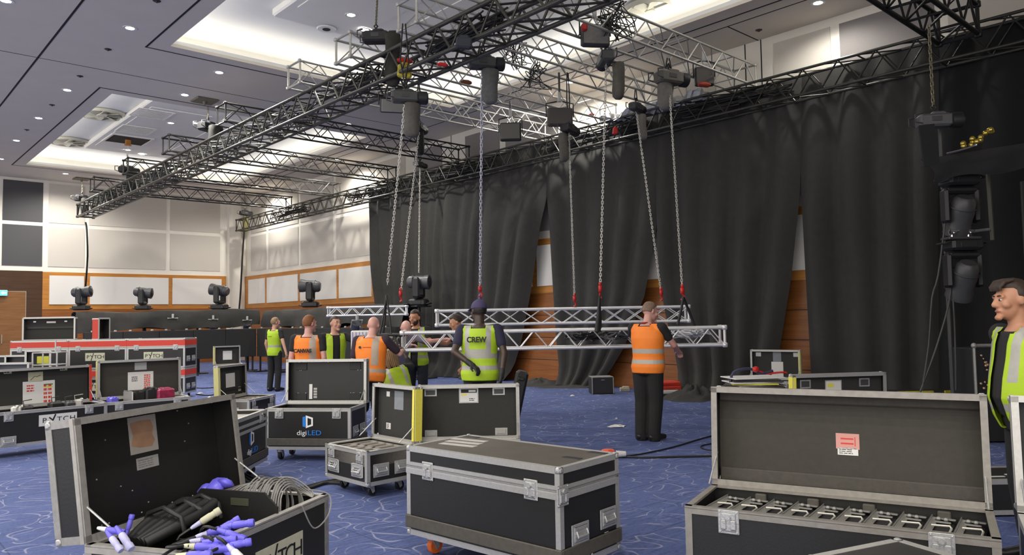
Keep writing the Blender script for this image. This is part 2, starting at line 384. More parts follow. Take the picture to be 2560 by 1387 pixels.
    if scribble:
        m = MB(); m.tube([MT @ V((.05-.012*i, .178, .36+(.012 if i % 2 else -.012))) for i in range(10)], .004, 5); m.build('printed_scribble', INK, vo)
    if logo:
        m = MB(); m.lathe([(.001, 0), (.018, 0), (.018, .004), (.001, .004)], 16, (0, 0, 0), MT @ T(.10, .150, .36) @ rx(-PI/2)); m.build('round_badge', INK, vo)
        m = MB(); m.bbox((.0, .153, .36), (.12, .004, .008), .001, MT); m.build('thin_print', mat('rust_print', (.45, .07, .01), .6), vo)
    if lanyard:
        m = MB(); m.tube(smoothpath([tp(-.07, .05, .51), tp(-.06, -.03, .535), tp(.0, .075, .535), tp(.07, .03, .53), tp(.08, -.04, .50)]), .012, 6); m.build('lanyard', lanyard, root, 60)
    return root, inv, MT, A, HM
def hand(b, e, w, k, s=1., curl=.55):
    dv = (w-e).normalized(); side = dv.cross(V((0, 0, 1))) if abs(dv.z) < .85 else V((0, -1, 0))*1.0
    side = (side-dv*side.dot(dv)).normalized(); nrm = dv.cross(side).normalized()
    if abs(dv.z) >= .85: side, nrm = V((0, -1, 0))-dv*(-dv.y), V((-k, 0, 0))
    side.normalize()
    if abs(dv.z) < .85: side = side*(1 if k > 0 else -1); nrm = V((0, 0, -1))-dv*(-dv.z); nrm.normalize()
    b.capsule(w, w+dv*.03*s, .027*s, .03*s, 12)
    for q in (-.026, -.009, .009, .026): b.capsule(w+dv*.015*s+side*q*s*.7, w+dv*.082*s+side*q*s, .0165*s, .0135*s, 10)
    for q, l in ((-.030, .82), (-.010, .97), (.010, 1.0), (.030, .90)):
        p0 = w+dv*.085*s+side*q*s; d1 = (dv*math.cos(curl)+nrm*math.sin(curl)).normalized(); d2 = (dv*math.cos(curl*2.3)+nrm*math.sin(curl*2.3)).normalized()
        p1 = p0+d1*.042*l*s; p2 = p1+d2*.032*l*s; b.capsule(p0, p1, .0105*s, .0095*s, 8); b.capsule(p1, p2, .0095*s, .008*s, 8)
    t0 = w+dv*.025*s+side*.026*s; t1 = t0+(dv*.65+side*.6+nrm*.35).normalized()*.042*s; t2 = t1+(dv*.9+nrm*.35).normalized()*.03*s
    b.capsule(t0, t1, .0135*s, .011*s, 8); b.capsule(t1, t2, .011*s, .009*s, 8)
def head(b, M):
    b.sphere((0, .012, .030), (.077, .098, .100), 22, 16, M); b.sphere((0, -.022, -.045), (.059, .070, .075), 18, 14, M); b.sphere((0, -.055, .005), (.060, .042, .055), 16, 12, M)
    b.capsule((-.010, -.092, -.098), (.010, -.092, -.098), .019, .019, 10, M)
    b.capsule((0, -.090, .022), (0, -.113, -.018), .011, .0165, 10, M); b.sphere((0, -.100, -.026), (.021, .015, .011), 10, 8, M)
    b.capsule((-.045, -.080, .032), (.045, -.080, .032), .0145, .0145, 10, M)
    b.capsule((-.016, -.088, -.058), (.016, -.088, -.058), .013, .013, 8, M)
    for k in (1, -1): b.sphere((k*.080, .012, .002), (.011, .021, .033), 10, 8, M, Matrix.Rotation(k*-.25, 3, 'Z')); b.sphere((k*.046, -.062, -.02), (.024, .028, .024), 10, 8, M)
# -- the crew
person('slim person in a lime vest, arms hanging, far off by the dark screens', 686, 17.6, 20, 1.72, SKIN, HBLO, 'crop', LIV, REF, tee=TEE, vstyle='h1', wide=.92, arms={-1: ((-.12, .05, -.27), (-.10, .02, -.25))}, scribble=True, hturn=-.5)
person('ginger-haired person in an orange vest with dark lettering, back turned', 770, 10.6, 6, 1.70, SKINP, HGING, 'crop', ORV, REFT, tee=TEE, vstyle='wide', wide=1.08, hturn=-.45, backtext=('CANVAS', .074, .30, .186, INK))
person('person facing the camera in an open lime vest over a black tee, short dark hair', 835, 12.0, 150, 1.69, SKIN, HBRN, 'crop', LIV, REF, True, TEE, vstyle='none', hturn=.35, arms={1: ((.17, -.19, -.10), (.08, -.23, .05))})
person('bald person in an orange vest and black shorts leaning over the truss end', 922, 9.8, 12, 1.68, SKINP, HGREY, 'bald', ORV, REFT, tee=AUB, shorts=True, lean=.16, hpitch=.25, vstyle='wide', wide=1.12, belly=.05, logo=True, arms={-1: ((-.15, -.16, -.20), (.06, -.24, .03))}, sleeve=.75)
person('crouching person with long blonde hair in a patterned lime vest, under the truss end', 1008, 10.3, -25, 1.68, SKIND, HBLO, 'long', LIV, REF, tee=TEE, crouch=.42, lean=.45, side=.22, hpitch=.2, hturn=.4, vstyle='h', sleeve=1.5, arms={1: ((.16, -.2, .05), (.05, -.2, .15)), -1: ((-.14, -.22, .0), (.05, -.15, .2))}, legs={1: ((.20, -.38, .46), (.17, -.05, .12), (.2, -.22, .04)), -1: ((-.18, -.36, .42), (-.15, -.02, .12), (-.17, -.2, .04))}, backtext=None)
person('bearded person with dark hair in a lime vest, looking down, between the two silver trusses', 1040, 12.4, 192, 1.78, SKINT, HBRN, 'short', LIV, REF, True, TEE, JEA, hpitch=.22, hturn=-.25, vstyle='h', beard=HBRN, arms={1: ((.10, -.16, -.22), (-.12, -.23, .06)), -1: ((-.10, -.16, -.22), (.1, -.2, .1))})
person('bald pink-headed person bending down with both arms reaching into the front truss', 992, 12.05, 150, 1.72, SKINP, HGREY, 'bald', None, REF, False, GREYT, lean=.48, hpitch=.55, vstyle='none', arms={1: ((.22, -.17, -.08), (.24, -.06, .03)), -1: ((-.05, -.24, -.14), (.18, -.18, .02))})
person('person with dark hair in a shiny lime vest, half hidden behind the purple-capped one', 1172, 11.9, 258, 1.72, SKINT, HBRN, 'short', LIVS, REF, False, NAVY, lean=.26, hpitch=.3, wide=1.15, vstyle='h', arms={-1: ((-.08, -.22, -.16), (.05, -.23, .05))})
person('person in a purple cap and lime vest, gloved hands held behind the back', 1196, 8.9, 8, 1.83, SKIND, HBLK, 'crop', LIV, REF, tee=NAVY, vstyle='u', cap=CAPM, gloves=True, wide=1.12, hturn=.65, hpitch=.1, lean=.03, arms={1: ((.06, .15, -.25), (-.27, .10, -.17)), -1: ((-.09, .08, -.27), (.02, .12, -.24))}, backtext=('CREW', .085, .36, .186, INK), sleeve=.6, vox=.009)
person('person in an orange vest and black trousers standing alone on the open carpet', 1613, 9.75, 38, 1.80, SKINP, HGREY, 'short', ORV, REF, tee=TEE, vstyle='h2', wide=1.10, belly=.06, legw=1.18, hpitch=.32, hturn=-.45, lean=.03, arms={-1: ((-.08, -.16, -.22), (.05, -.23, -.09)), 1: ((.05, -.2, -.2), (-.1, -.22, -.05))}, lanyard=DKRED, vox=.009, legs={1: ((.10, -.015, .50), (.095, .03, .085), (.09, -.14, .03)), -1: ((-.095, -.02, .50), (-.075, .01, .085), (-.12, -.16, .03))})
person('person with dark swept hair in an open lime vest, in profile at the photo edge', 2560, 4.75, 272, 1.80, SKINT, HBRN, 'quiff', LIV, REF, True, TEE, vstyle='h', wide=1.10, belly=.08, lean=.08, hpitch=.02, vox=.008, arms={-1: ((.03, .08, -.27), (.0, .04, -.25))}, backtext=None)
# ================================================================ THE ROOM
XR, YF, ZC = 13.3, 31.5, 6.9
XL, YN = -9.0, -7.0
def carpet():
    m = bpy.data.materials.new('blue_swirl_carpet'); m.use_nodes = True; n = m.node_tree; L = n.links
    b = n.nodes['Principled BSDF']; b.inputs['Roughness'].default_value = .92; b.inputs['Specular IOR Level'].default_value = .15
    tc = n.nodes.new('ShaderNodeTexCoord'); P = tc.outputs['Object']
    def node(t, **k):
        x = n.nodes.new(t)
        for a, v in k.items(): setattr(x, a, v)
        return x
    def math_(op, a, bb=None, clamp=False):
        x = node('ShaderNodeMath', operation=op, use_clamp=clamp)
        for i, v in enumerate((a, bb)):
            if v is None: continue
            if isinstance(v, (int, float)): x.inputs[i].default_value = v
            else: L.new(v, x.inputs[i])
        return x.outputs[0]
    def noise(scale, det=3):
        x = node('ShaderNodeTexNoise'); x.inputs['Scale'].default_value = scale; x.inputs['Detail'].default_value = det
        L.new(P, x.inputs['Vector']); return x
    def lines(scale, off, width, wob):
        nz = noise(1.7, 1); sb = node('ShaderNodeVectorMath', operation='SUBTRACT'); L.new(nz.outputs['Color'], sb.inputs[0]); sb.inputs[1].default_value = (.5, .5, .5)
        sc_ = node('ShaderNodeVectorMath', operation='SCALE'); L.new(sb.outputs[0], sc_.inputs[0]); sc_.inputs['Scale'].default_value = wob
        ad = node('ShaderNodeVectorMath', operation='ADD'); L.new(P, ad.inputs[0]); L.new(sc_.outputs[0], ad.inputs[1])
        a2 = node('ShaderNodeVectorMath', operation='ADD'); L.new(ad.outputs[0], a2.inputs[0]); a2.inputs[1].default_value = off
        vo = node('ShaderNodeTexVoronoi', feature='F1', voronoi_dimensions='2D'); L.new(a2.outputs[0], vo.inputs['Vector']); vo.inputs['Scale'].default_value = scale
        d = math_('SUBTRACT', vo.outputs['Distance'], .42); d = math_('ABSOLUTE', d)   # a ring round every cell point
        ln = math_('SUBTRACT', 1.0, math_('DIVIDE', d, width), True)
        mk = node('ShaderNodeMapRange'); mk.inputs[1].default_value = .44; mk.inputs[2].default_value = .56
        mn = noise(2.3+scale*.3, 2); L.new(mn.outputs['Fac'], mk.inputs[0])
        return math_('MULTIPLY', ln, mk.outputs[0])
    l = math_('MAXIMUM', lines(2.3, (0, 0, 0), .028, .6), lines(2.9, (5.3, 2.7, 0), .032, .55))
    big = noise(.35, 3); fine = noise(42, 2)
    mp = node('ShaderNodeMapping'); mp.inputs['Rotation'].default_value = (0, 0, .75); mp.inputs['Scale'].default_value = (1, 7, 1); L.new(P, mp.inputs[0])
    stn = node('ShaderNodeTexNoise'); stn.inputs['Scale'].default_value = 5; stn.inputs['Detail'].default_value = 3; L.new(mp.outputs[0], stn.inputs['Vector'])
    f = math_('ADD', math_('MULTIPLY', big.outputs['Fac'], .35), math_('ADD', math_('MULTIPLY', fine.outputs['Fac'], .35), math_('MULTIPLY', stn.outputs['Fac'], .5)))
    r = node('ShaderNodeValToRGB'); r.color_ramp.elements[0].position = .4; r.color_ramp.elements[0].color = (.056, .076, .180, 1)
    r.color_ramp.elements[1].position = .8; r.color_ramp.elements[1].color = (.125, .160, .345, 1); L.new(f, r.inputs[0])
    br = node('ShaderNodeTexBrick'); br.inputs['Scale'].default_value = 1; br.inputs['Brick Width'].default_value = 1.0; br.inputs['Row Height'].default_value = .5; br.inputs['Mortar Size'].default_value = .006; br.offset = 0
    br.inputs['Color1'].default_value = (1, 1, 1, 1); br.inputs['Color2'].default_value = (.93, .93, .93, 1); br.inputs['Mortar'].default_value = (.62, .62, .62, 1); L.new(P, br.inputs['Vector'])
    m1 = node('ShaderNodeMix', data_type='RGBA', blend_type='MULTIPLY'); m1.inputs[0].default_value = 1; L.new(r.outputs[0], m1.inputs[6]); L.new(br.outputs[0], m1.inputs[7])
    m2 = node('ShaderNodeMix', data_type='RGBA'); L.new(math_('MULTIPLY', l, .6), m2.inputs[0]); L.new(m1.outputs[2], m2.inputs[6]); m2.inputs[7].default_value = (.42, .43, .52, 1)
    L.new(m2.outputs[2], b.inputs['Base Color'])
    bp = node('ShaderNodeBump'); bp.inputs['Strength'].default_value = .25; bp.inputs['Distance'].default_value = .01; L.new(fine.outputs['Fac'], bp.inputs['Height']); L.new(bp.outputs[0], b.inputs['Normal'])
    return m
def wood(name, c0, c1, sc_=1.0, plank=0):
    m = bpy.data.materials.new(name); m.use_nodes = True; n = m.node_tree; L = n.links; b = n.nodes['Principled BSDF']
    b.inputs['Roughness'].default_value = .38
    tc = n.nodes.new('ShaderNodeTexCoord'); mp = n.nodes.new('ShaderNodeMapping'); mp.inputs['Scale'].default_value = (.6*sc_, .6*sc_, 9*sc_)
    L.new(tc.outputs['Object'], mp.inputs[0]); nz = n.nodes.new('ShaderNodeTexNoise'); nz.inputs['Scale'].default_value = 2.2; nz.inputs['Detail'].default_value = 6; nz.inputs['Distortion'].default_value = .6
    L.new(mp.outputs[0], nz.inputs['Vector']); r = n.nodes.new('ShaderNodeValToRGB')
    r.color_ramp.elements[0].position = .3; r.color_ramp.elements[0].color = (*c0, 1); r.color_ramp.elements[1].position = .75; r.color_ramp.elements[1].color = (*c1, 1)
    L.new(nz.outputs['Fac'], r.inputs[0]); L.new(r.outputs[0], b.inputs['Base Color']); return m
CARPET = carpet()
OAK = wood('orange_veneer', (.42, .165, .030), (.60, .265, .058))
OAKD = wood('red_brown_veneer', (.22, .070, .016), (.34, .125, .030))
WALN = wood('dark_brown_veneer', (.055, .026, .013), (.085, .042, .02))
DOORW = wood('door_veneer', (.20, .09, .03), (.30, .14, .05))
CEIL = mat('mauve_grey_ceiling_paint', (.70, .635, .545), .9, 0, .05, 2)
COVE = mat('white_cove_paint', (.86, .86, .83), .9, 0, .03, 2)
TRAY = mat('warm_white_tray_paint', (.86, .84, .79), .9, 0, .04, 3)
WALLW = mat('ivory_wall_paint', (.84, .80, .71), .85, 0, .04, 3)
FABL = mat('pale_grey_acoustic_fabric', (.60, .56, .495), .95, 0, .05, 50)
FABD = mat('charcoal_acoustic_fabric', (.085, .082, .086), .95, 0, .12, 50)
FABM = mat('mid_grey_acoustic_fabric', (.26, .24, .235), .95, 0, .1, 50)
BOARD = mat('off_white_board', (.76, .735, .69), .8, 0, .04, 40)
SLOT = mat('black_shadow_gap', (.012, .012, .013), .9)
mb = MB(); mb.bx(XL, XR+.4, YN, YF+.4, -.1, 0); struct('floor', mb, CARPET)
# ceiling slab with two coffers
cofs = [(4.76, 11.5, 18.72, 28.75), (4.76, 11.5, 4.7, 14.78)]
mb = MB(); x0, x1 = cofs[0][:2]; e = .42
mb.bx(XL, x0, YN, YF+.4, ZC, ZC+.06); mb.bx(x1, XR+.4, YN, YF+.4, ZC, ZC+.06)
for a, b in ((YN, 4.7), (14.78, 18.72), (28.75, YF+.4)): mb.bx(x0, x1, a, b, ZC, ZC+.06)
mb.bx(XL, XR+.4, YN, YF+.4, 7.75, 7.85)
mb.cur = 1
for X0, X1, Y0, Y1 in cofs:
    mb.bx(X0-.04, X0, Y0-.04, Y1+.04, ZC+.06, ZC+.13); mb.bx(X1, X1+.04, Y0-.04, Y1+.04, ZC+.06, ZC+.13)     # lips
    mb.bx(X0, X1, Y0-.04, Y0, ZC+.06, ZC+.13); mb.bx(X0, X1, Y1, Y1+.04, ZC+.06, ZC+.13)
    prof = [(e, ZC+.06), (e, ZC+.2)]+[(e-.7*(1-math.cos(a)), ZC+.2+.42*math.sin(a)) for a in [PI/2*i/8 for i in range(1, 9)]]
    vs = []; fs = []
    for o, z in prof: vs += [(X0-o, Y0-o, z), (X1+o, Y0-o, z), (X1+o, Y1+o, z), (X0-o, Y1+o, z)]
    for i in range(len(prof)-1):
        for j in range(4): q = (j+1) % 4; fs.append((i*4+j, i*4+q, i*4+4+q, i*4+4+j))
    k = (len(prof)-1)*4; fs.append((k, k+1, k+2, k+3)); mb.add(vs, fs)
mb.cur = 2
for (X0, X1, Y0, Y1) in cofs:                               # dropped inner tray
    cx, cy = (X0+X1)/2, (Y0+Y1)/2; wx, wy = (X1-X0)/2-1.35, (Y1-Y0)/2-1.5
    mb.bbox((cx, cy, ZC+.54), (2*wx, 2*wy, .16), .03)
    for a in (-.52, .52): mb.cur = 2; mb.bx(cx+wx*a-.8, cx+wx*a+.8, cy-wy*.8, cy+wy*.8, ZC+.445, ZC+.47)
struct('ceiling', mb, [CEIL, COVE, TRAY])
# dark shadow gaps and joints in the ceiling
mb = MB(); g = .018; zz = (ZC-.004, ZC+.02)
for (X0, X1, Y0, Y1) in ((4.43, 11.87, 18.38, 29.08), (4.43, 11.87, 4.36, 15.12)):
    for x in (X0, X1): mb.bx(x-g, x+g, Y0-g, Y1+g, *zz)
    for y in (Y0, Y1): mb.bx(X0+g, X1-g, y-g, y+g, *zz)
mb.bx(3.0-g, 3.0+g, YN, YF, *zz); mb.bx(12.2-g*.7, 12.2+g*.7, YN, YF, *zz)
mb.bx(XL, 12.18, 17.06-.008, 17.06+.008, *zz); mb.bx(12.22, XR, 7.33-.012, 7.33+.012, *zz); mb.bx(XL, 12.18, 2.8, 2.82, *zz)
struct('trim_1', mb, SLOT)
# ---- far wall
mb = MB(); mb.bx(XL, XR+.4, YF, YF+.3, 0, ZC); mb.cur = 1
def fpan(x0, x1, z0, z1, m, t=.02): mb.cur = m; mb.bx(x0, x1, YF-t, YF, z0, z1)
for x0, x1, m in ((3.1, 4.36, 2), (4.55, 5.77, 2), (5.95, 7.13, 1), (7.27, 10.04, 1), (10.2, 12.2, 1), (-1.2, 2.9, 1)):
    fpan(x0, x1, 3.76, 5.22, m); fpan(x0, x1, 5.36, 6.8, m)
fpan(XL, 5.3-1.6, 0, 3.58, 5); fpan(5.3, 5.79, 0, 3.58, 5); fpan(3.7, 5.3, 2.86, 3.58, 5)
fpan(5.79, 12.45, 2.2, 3.56, 3, .04); fpan(5.79, 12.45, 0, 2.2, 6, .03)
for x0, x1 in ((6.0, 7.12), (7.32, 10.13), (10.28, 12.25)): mb.cur = 4; mb.bx(x0, x1, YF-.07, YF-.04, 2.38, 3.43)
mb.cur = 0; mb.bx(12.5, 13.0, YF-.25, YF, 0, ZC)
struct('wall_far', mb, [WALLW, FABL, FABD, OAK, BOARD, WALN, OAKD])
mb = MB(); mb.bbox((4.48, YF-.015, 1.42), (1.6, .05, 2.83), .01); mb.cur = 1; mb.bx(4.47, 4.49, YF-.045, YF-.03, 0, 2.83)
d = struct('door_1', mb, [DOORW, SLOT])
h = MB()
for x in (4.38, 4.58): h.tube([(x, YF-.045, 1.0), (x, YF-.09, 1.02), (x, YF-.09, 1.3), (x, YF-.045, 1.32)], .012, 8)
h.build('door_handle', STEEL, d)
# ---- wall behind the drapes
mb = MB(); mb.bx(XR, XR+.3, YN, YF+.3, 0, ZC)
def rp(y0, y1, z0, z1, m, t=.02): mb.cur = m; mb.bx(XR-t, XR, y0, y1, z0, z1)
rp(YN, YF-.02, 0, 2.2, 4, .03); rp(YN, YF-.02, 2.2, 3.56, 2, .04)
y = YF-.25; i = 0; ws = [1.8, 2.9, 2.9, 2.3, 2.9, 2.9]
while y > YN+2:
    w = ws[i % 6]; mb.cur = 3; mb.bx(XR-.07, XR-.04, y-w, y-.2, 2.38, 3.4); y -= w; i += 1
edges = [(30.9, 29.4, 1), (29.2, 26.6, 1), (26.4, 23.9, 1), (23.7, 21.2, 1), (21.0, 19.4, 1), (18.9, 17.5, 5), (16.4, 14.95, 5), (14.7, 12.4, 5), (12.2, 10.1, 1), (9.9, 8.3, 1), (7.02, 5.92, 1), (5.75, 4.2, 5), (4.0, 2.4, 1), (2.2, .4, 1)]
for y1, y0, m in edges: rp(y0, y1, 3.76, 5.22, m); rp(y0, y1, 5.36, 6.74, m)
mb.cur = 6
for y in (7.28, 7.62, 17.06, 3.1, 3.25): mb.bx(XR-.006, XR, y-.01, y+.01, 3.6, ZC)
for z in (.55, 1.1, 1.65): mb.bx(XR-.036, XR-.03, YN, YF, z-.006, z+.006)
struct('wall_drape_side', mb, [WALLW, FABL, OAK, BOARD, OAKD, FABM, SLOT])
# ---- unseen wall added behind the camera to keep the tower's corner dark
mb = MB(); mb.bx(2.5, XR, YN-.3, YN, 0, ZC); struct('wall_near_blocker', mb, WALN)
# ---- exit sign over the door
s = thing('exit_sign', 'small lit turquoise exit sign over the brown door', 'sign', ony(4, 732, YF-.12))
b = MB(); b.bbox((0, 0, 0), (.34, .05, .2), .008); b.build('housing', WHI, s)
b = MB(); b.bx(-.16, .16, -.031, -.026, -.09, .09); b.build('lit_panel', mat('turquoise_lit_panel', (.06, .45, .62), .4, emit=1.6), s)
b = MB(); b.prism([(-.02, .0), (.04, .06), (.04, .02), (.13, .02), (.13, -.02), (.04, -.02), (.04, -.06)], 0, .004, Matrix.Translation((0, -.031, 0)) @ Matrix.Rotation(PI/2, 4, 'X'))
b.build('arrow', mat('lit_white_arrow', (.9, .95, .95), .4, emit=2), s)
# ---- lighting: cove strips, downlights
def area(name, loc, rot, sx, sy, e, col=(1, 1, 1)):
    l = bpy.data.lights.new(name, 'AREA'); l.shape = 'RECTANGLE'; l.size = sx; l.size_y = sy; l.energy = e; l.color = col
    o = link(name, l, None, loc, rot); return o
WARM = (1, .965, .90)
for X0, X1, Y0, Y1 in cofs:
    zc = ZC+.145; q = .22; t = math.radians(122)
    cx, cy = (X0+X1)/2, (Y0+Y1)/2; EC = 2.0
    area('cove_light', (X0-q, cy, zc), (0, t, PI), .1, Y1-Y0, EC*(Y1-Y0), WARM)
    area('cove_light', (X1+q, cy, zc), (0, t, 0), .1, Y1-Y0, EC*(Y1-Y0), WARM)
    area('cove_light', (cx, Y0-q, zc), (-t, 0, PI), X1-X0, .1, EC*(X1-X0), WARM)
    area('cove_light', (cx, Y1+q, zc), (t, 0, PI), X1-X0, .1, EC*(X1-X0), WARM)
LENS = mat('downlight_glow', (1, .97, .92), .4, emit=22)
def dl_meshes():
    a = MB(); a.lathe([(.075, .0), (.075, -.006), (.115, -.008), (.12, 0)], 20, closed=True)
    b = MB(); b.lathe([(.001, -.004), (.078, -.004), (.078, .0), (.001, .0)], 20)
    return a.mesh('bezel', WHI, 40), b.mesh('lens', LENS, 40)
def downlight(p, label, e=55, spot=True):
    t = thing('ceiling_downlight', label, 'downlight', p, 0, 'recessed ceiling downlights')
    A, B = cached('dl', dl_meshes); link('bezel', A, t); link('lens', B, t)
    if spot:
        l = bpy.data.lights.new('downlight_lamp', 'SPOT'); l.energy = e; l.spot_size = math.radians(160); l.spot_blend = .6; l.shadow_soft_size = .08; l.color = WARM
        o = link('downlight_lamp', l, None, (p[0], p[1], p[2]-.03))
DLS = [((15, 2), 'recessed downlight at the ceiling corner above the dark shadow gap'), ((325, 70), 'recessed downlight beside the long shadow gap near the bigger coffer'),
       ((548, 181), 'recessed downlight in the strip between the two coffers, nearer the open coffer corner'), ((168, 225), 'recessed downlight off the corner of the far coffer'),
       ((462, 237), 'recessed downlight above the rectangular ceiling plate'), ((97, 295), 'second recessed downlight down the row beside the far coffer'), ((41, 351), 'third recessed downlight down the row beside the far coffer'),
       ((2, 397), 'last recessed downlight of the row beside the far coffer'), ((164, 434), 'recessed downlight over the charcoal wall panels'), ((870, 310), 'recessed downlight seen between the long truss and a cross truss'),
       ((2045, 7), 'recessed downlight above the grey panels of the drape-side wall'), ((1425, 205), 'recessed downlight seen through the nearer cross trusses'), ((645, 466), 'recessed downlight seen through the far cross trusses'), ((843, 398), 'faint recessed downlight seen behind the far cross trusses')]
for (x, y), lb in DLS:
    p = onz(x, y, ZC); downlight((p.x, p.y, ZC), lb, 75 if x == 2045 else 300)
for (x, y), lb in [((427, 308), 'small downlight in the far coffer, next to the louvre grilles'), ((490, 308), 'small downlight in the far coffer, beside the hoist on the long truss'), ((350, 357), 'small downlight in the far coffer, beside the open ceiling hatch'), ((320, 375), 'small downlight in the far coffer, under the hanging rod'), ((355, 386), 'small downlight in the far coffer, furthest along its row'),
                   ((878, 38), 'downlight in the bigger coffer, beside the hoist chain'), ((912, 75), 'downlight in the bigger coffer, just over the black hoist')]:
    p = onz(x, y, ZC+.44); downlight((p.x, p.y, ZC+.446), lb, 30)
for i in range(3):                                          # unseen lamp grid, no fittings, added to light the room near the camera
    for j in range(4):
        p = (-6+3.2*i, -4+4.6*j, ZC)
        l = bpy.data.lights.new('downlight_lamp', 'SPOT'); l.energy = 230; l.spot_size = math.radians(160); l.spot_blend = .6; l.shadow_soft_size = .1; l.color = WARM
        link('downlight_lamp', l, None, (p[0], p[1], p[2]-.03))
wl = bpy.data.worlds.new('world'); sc.world = wl; wl.use_nodes = True; wl.node_tree.nodes['Background'].inputs[0].default_value = (1.0, .95, .88, 1)
# sprinklers, vents, hatch
for (x, y), lb in [((270, 123), 'dark sprinkler rose between two downlights by the bigger coffer'), ((200, 190), 'dark sprinkler rose over the far coffer corner'), ((130, 262), 'dark sprinkler rose beside the second downlight of the far row'), ((67, 324), 'dark sprinkler rose beside the third downlight of the far row'),
                   ((1897, 75), 'dark sprinkler rose above the pale panel of the drape-side wall'), ((392, 2), 'dark sprinkler rose at the top of the ceiling')]:
    p = onz(x, y, ZC); b = MB(); b.lathe([(.001, -.03), (.02, -.03), (.024, -.012), (.06, -.008), (.065, 0), (.001, 0)], 16)
    tag(b.build('ceiling_sprinkler', mat('bronze_metal', (.05, .035, .03), .5, .3), None, 40, p), lb, 'sprinkler', 'ceiling sprinklers')
for (x, y), r, lb in [((255, 284), .62, 'round swirl air diffuser in the far coffer, nearer one'), ((172, 353), .62, 'round swirl air diffuser in the far coffer, further one'), ((1627, 22), .52, 'big round air diffuser in the bigger coffer'), ((1345, 160), .55, 'round air diffuser seen behind the cross trusses')]:
    p = onz(x, y, ZC+.6); t = thing('air_diffuser', lb, 'air vent', (p.x, p.y, ZC+.6), 0, 'round ceiling air diffusers')
    CRM = mat('cream_diffuser_paint', (.62, .60, .48), .6, 0, .08, 8)
    b = MB(); b.lathe([(r*.86, 0), (r*.84, -.05), (r*.92, -.07), (r, -.03), (r*1.02, 0)], 32, closed=True); b.build('rim', CRM, t, 50)
    b = MB(); b.lathe([(.001, -.07), (r*.2, -.07), (r*.24, -.03), (r*.24, 0), (.001, 0)], 24)
    for k in range(8):
        a = k*PI/4; R = Matrix.Rotation(a, 4, 'Z'); b.box((0, 0, 0), (r*.62, r*.34, .012), R @ Matrix.Translation((r*.54, 0, -.035)) @ Matrix.Rotation(.35, 4, 'X'))
    b.build('vane', CRM, t, 40)
for (x, y), lb in [((816, 72), 'round white ceiling speaker with a dark centre in the bigger coffer')]:
    p = onz(x, y, ZC+.44); t = thing('ceiling_speaker', lb, 'speaker', (p.x, p.y, ZC+.446))
    b = MB(); b.lathe([(.001, -.02), (.17, -.02), (.19, 0), (.001, 0)], 24); b.build('bezel', WHI, t, 40)
    b = MB(); b.lathe([(.001, -.026), (.075, -.026), (.08, -.018), (.001, -.018)], 20); b.build('grille', SLOT, t, 40)
p = onz(320, 349, ZC+.44); t = thing('ceiling_hatch', 'open dark square access hatch in the far coffer', 'hatch', (p.x, p.y, ZC+.446))
b = MB(); b.bx(-.55, .55, -.55, .55, -.02, .0); b.build('opening', mat('dark_hatch_void', (.03, .02, .015), .9), t)
b = MB()
for sx in (-1, 1): b.bx(sx*.57-.03, sx*.57+.03, -.6, .6, -.04, 0); b.bx(-.54, .54, sx*.57-.03, sx*.57+.03, -.04, 0)
b.build('hatch_frame', WHI, t)
b = MB(); b.bx(-.07, .07, -.05, .05, -.16, -.02); b.bx(-.1, .1, -.02, .02, -.2, -.16); b.build('rigging_clamp', OAK, t)
b = MB(); b.bar((0, 0, -.2), (0, 0, -1.25), .012); b.build('drop_rod', ALU, t)
for (x, y), lb, z in [((512, 250), 'khaki square ceiling plate above the second hoist of the long truss', ZC), ((204, 446), 'brown ceiling plate above the end hoist of the long truss', ZC)]:
    p = onz(x, y, z); b = MB(); b.bbox((0, 0, -.02), (.5, .5, .04), .01); b.lathe([(.05, -.04), (.04, -.1), (.02, -.12)], 12)
    tag(b.build('ceiling_plate', mat('khaki_plate_paint', (.16, .14, .10), .6, 0, .15, 10), None, None, p), lb, 'plate', 'ceiling rigging plates')
for (x, y), lb in [((380, 285), 'slatted louvre grille in the far coffer tray, nearer one'), ((340, 325), 'slatted louvre grille in the far coffer tray, further one')]:
    p = onz(x, y, ZC+.44); b = MB()
    for k in range(9): b.box((0, -.4+k*.1, -.012), (.9, .03, .012))
    for sx in (-1, 1): b.bx(sx*.45-.02, sx*.45+.02, -.45, .45, -.02, 0); b.bx(-.43, .43, sx*.45-.02, sx*.45+.02, -.02, 0)
    tag(b.build('louvre_grille', TRAY, None, None, (p.x, p.y, ZC+.446)), lb, 'air vent', 'louvre grilles')
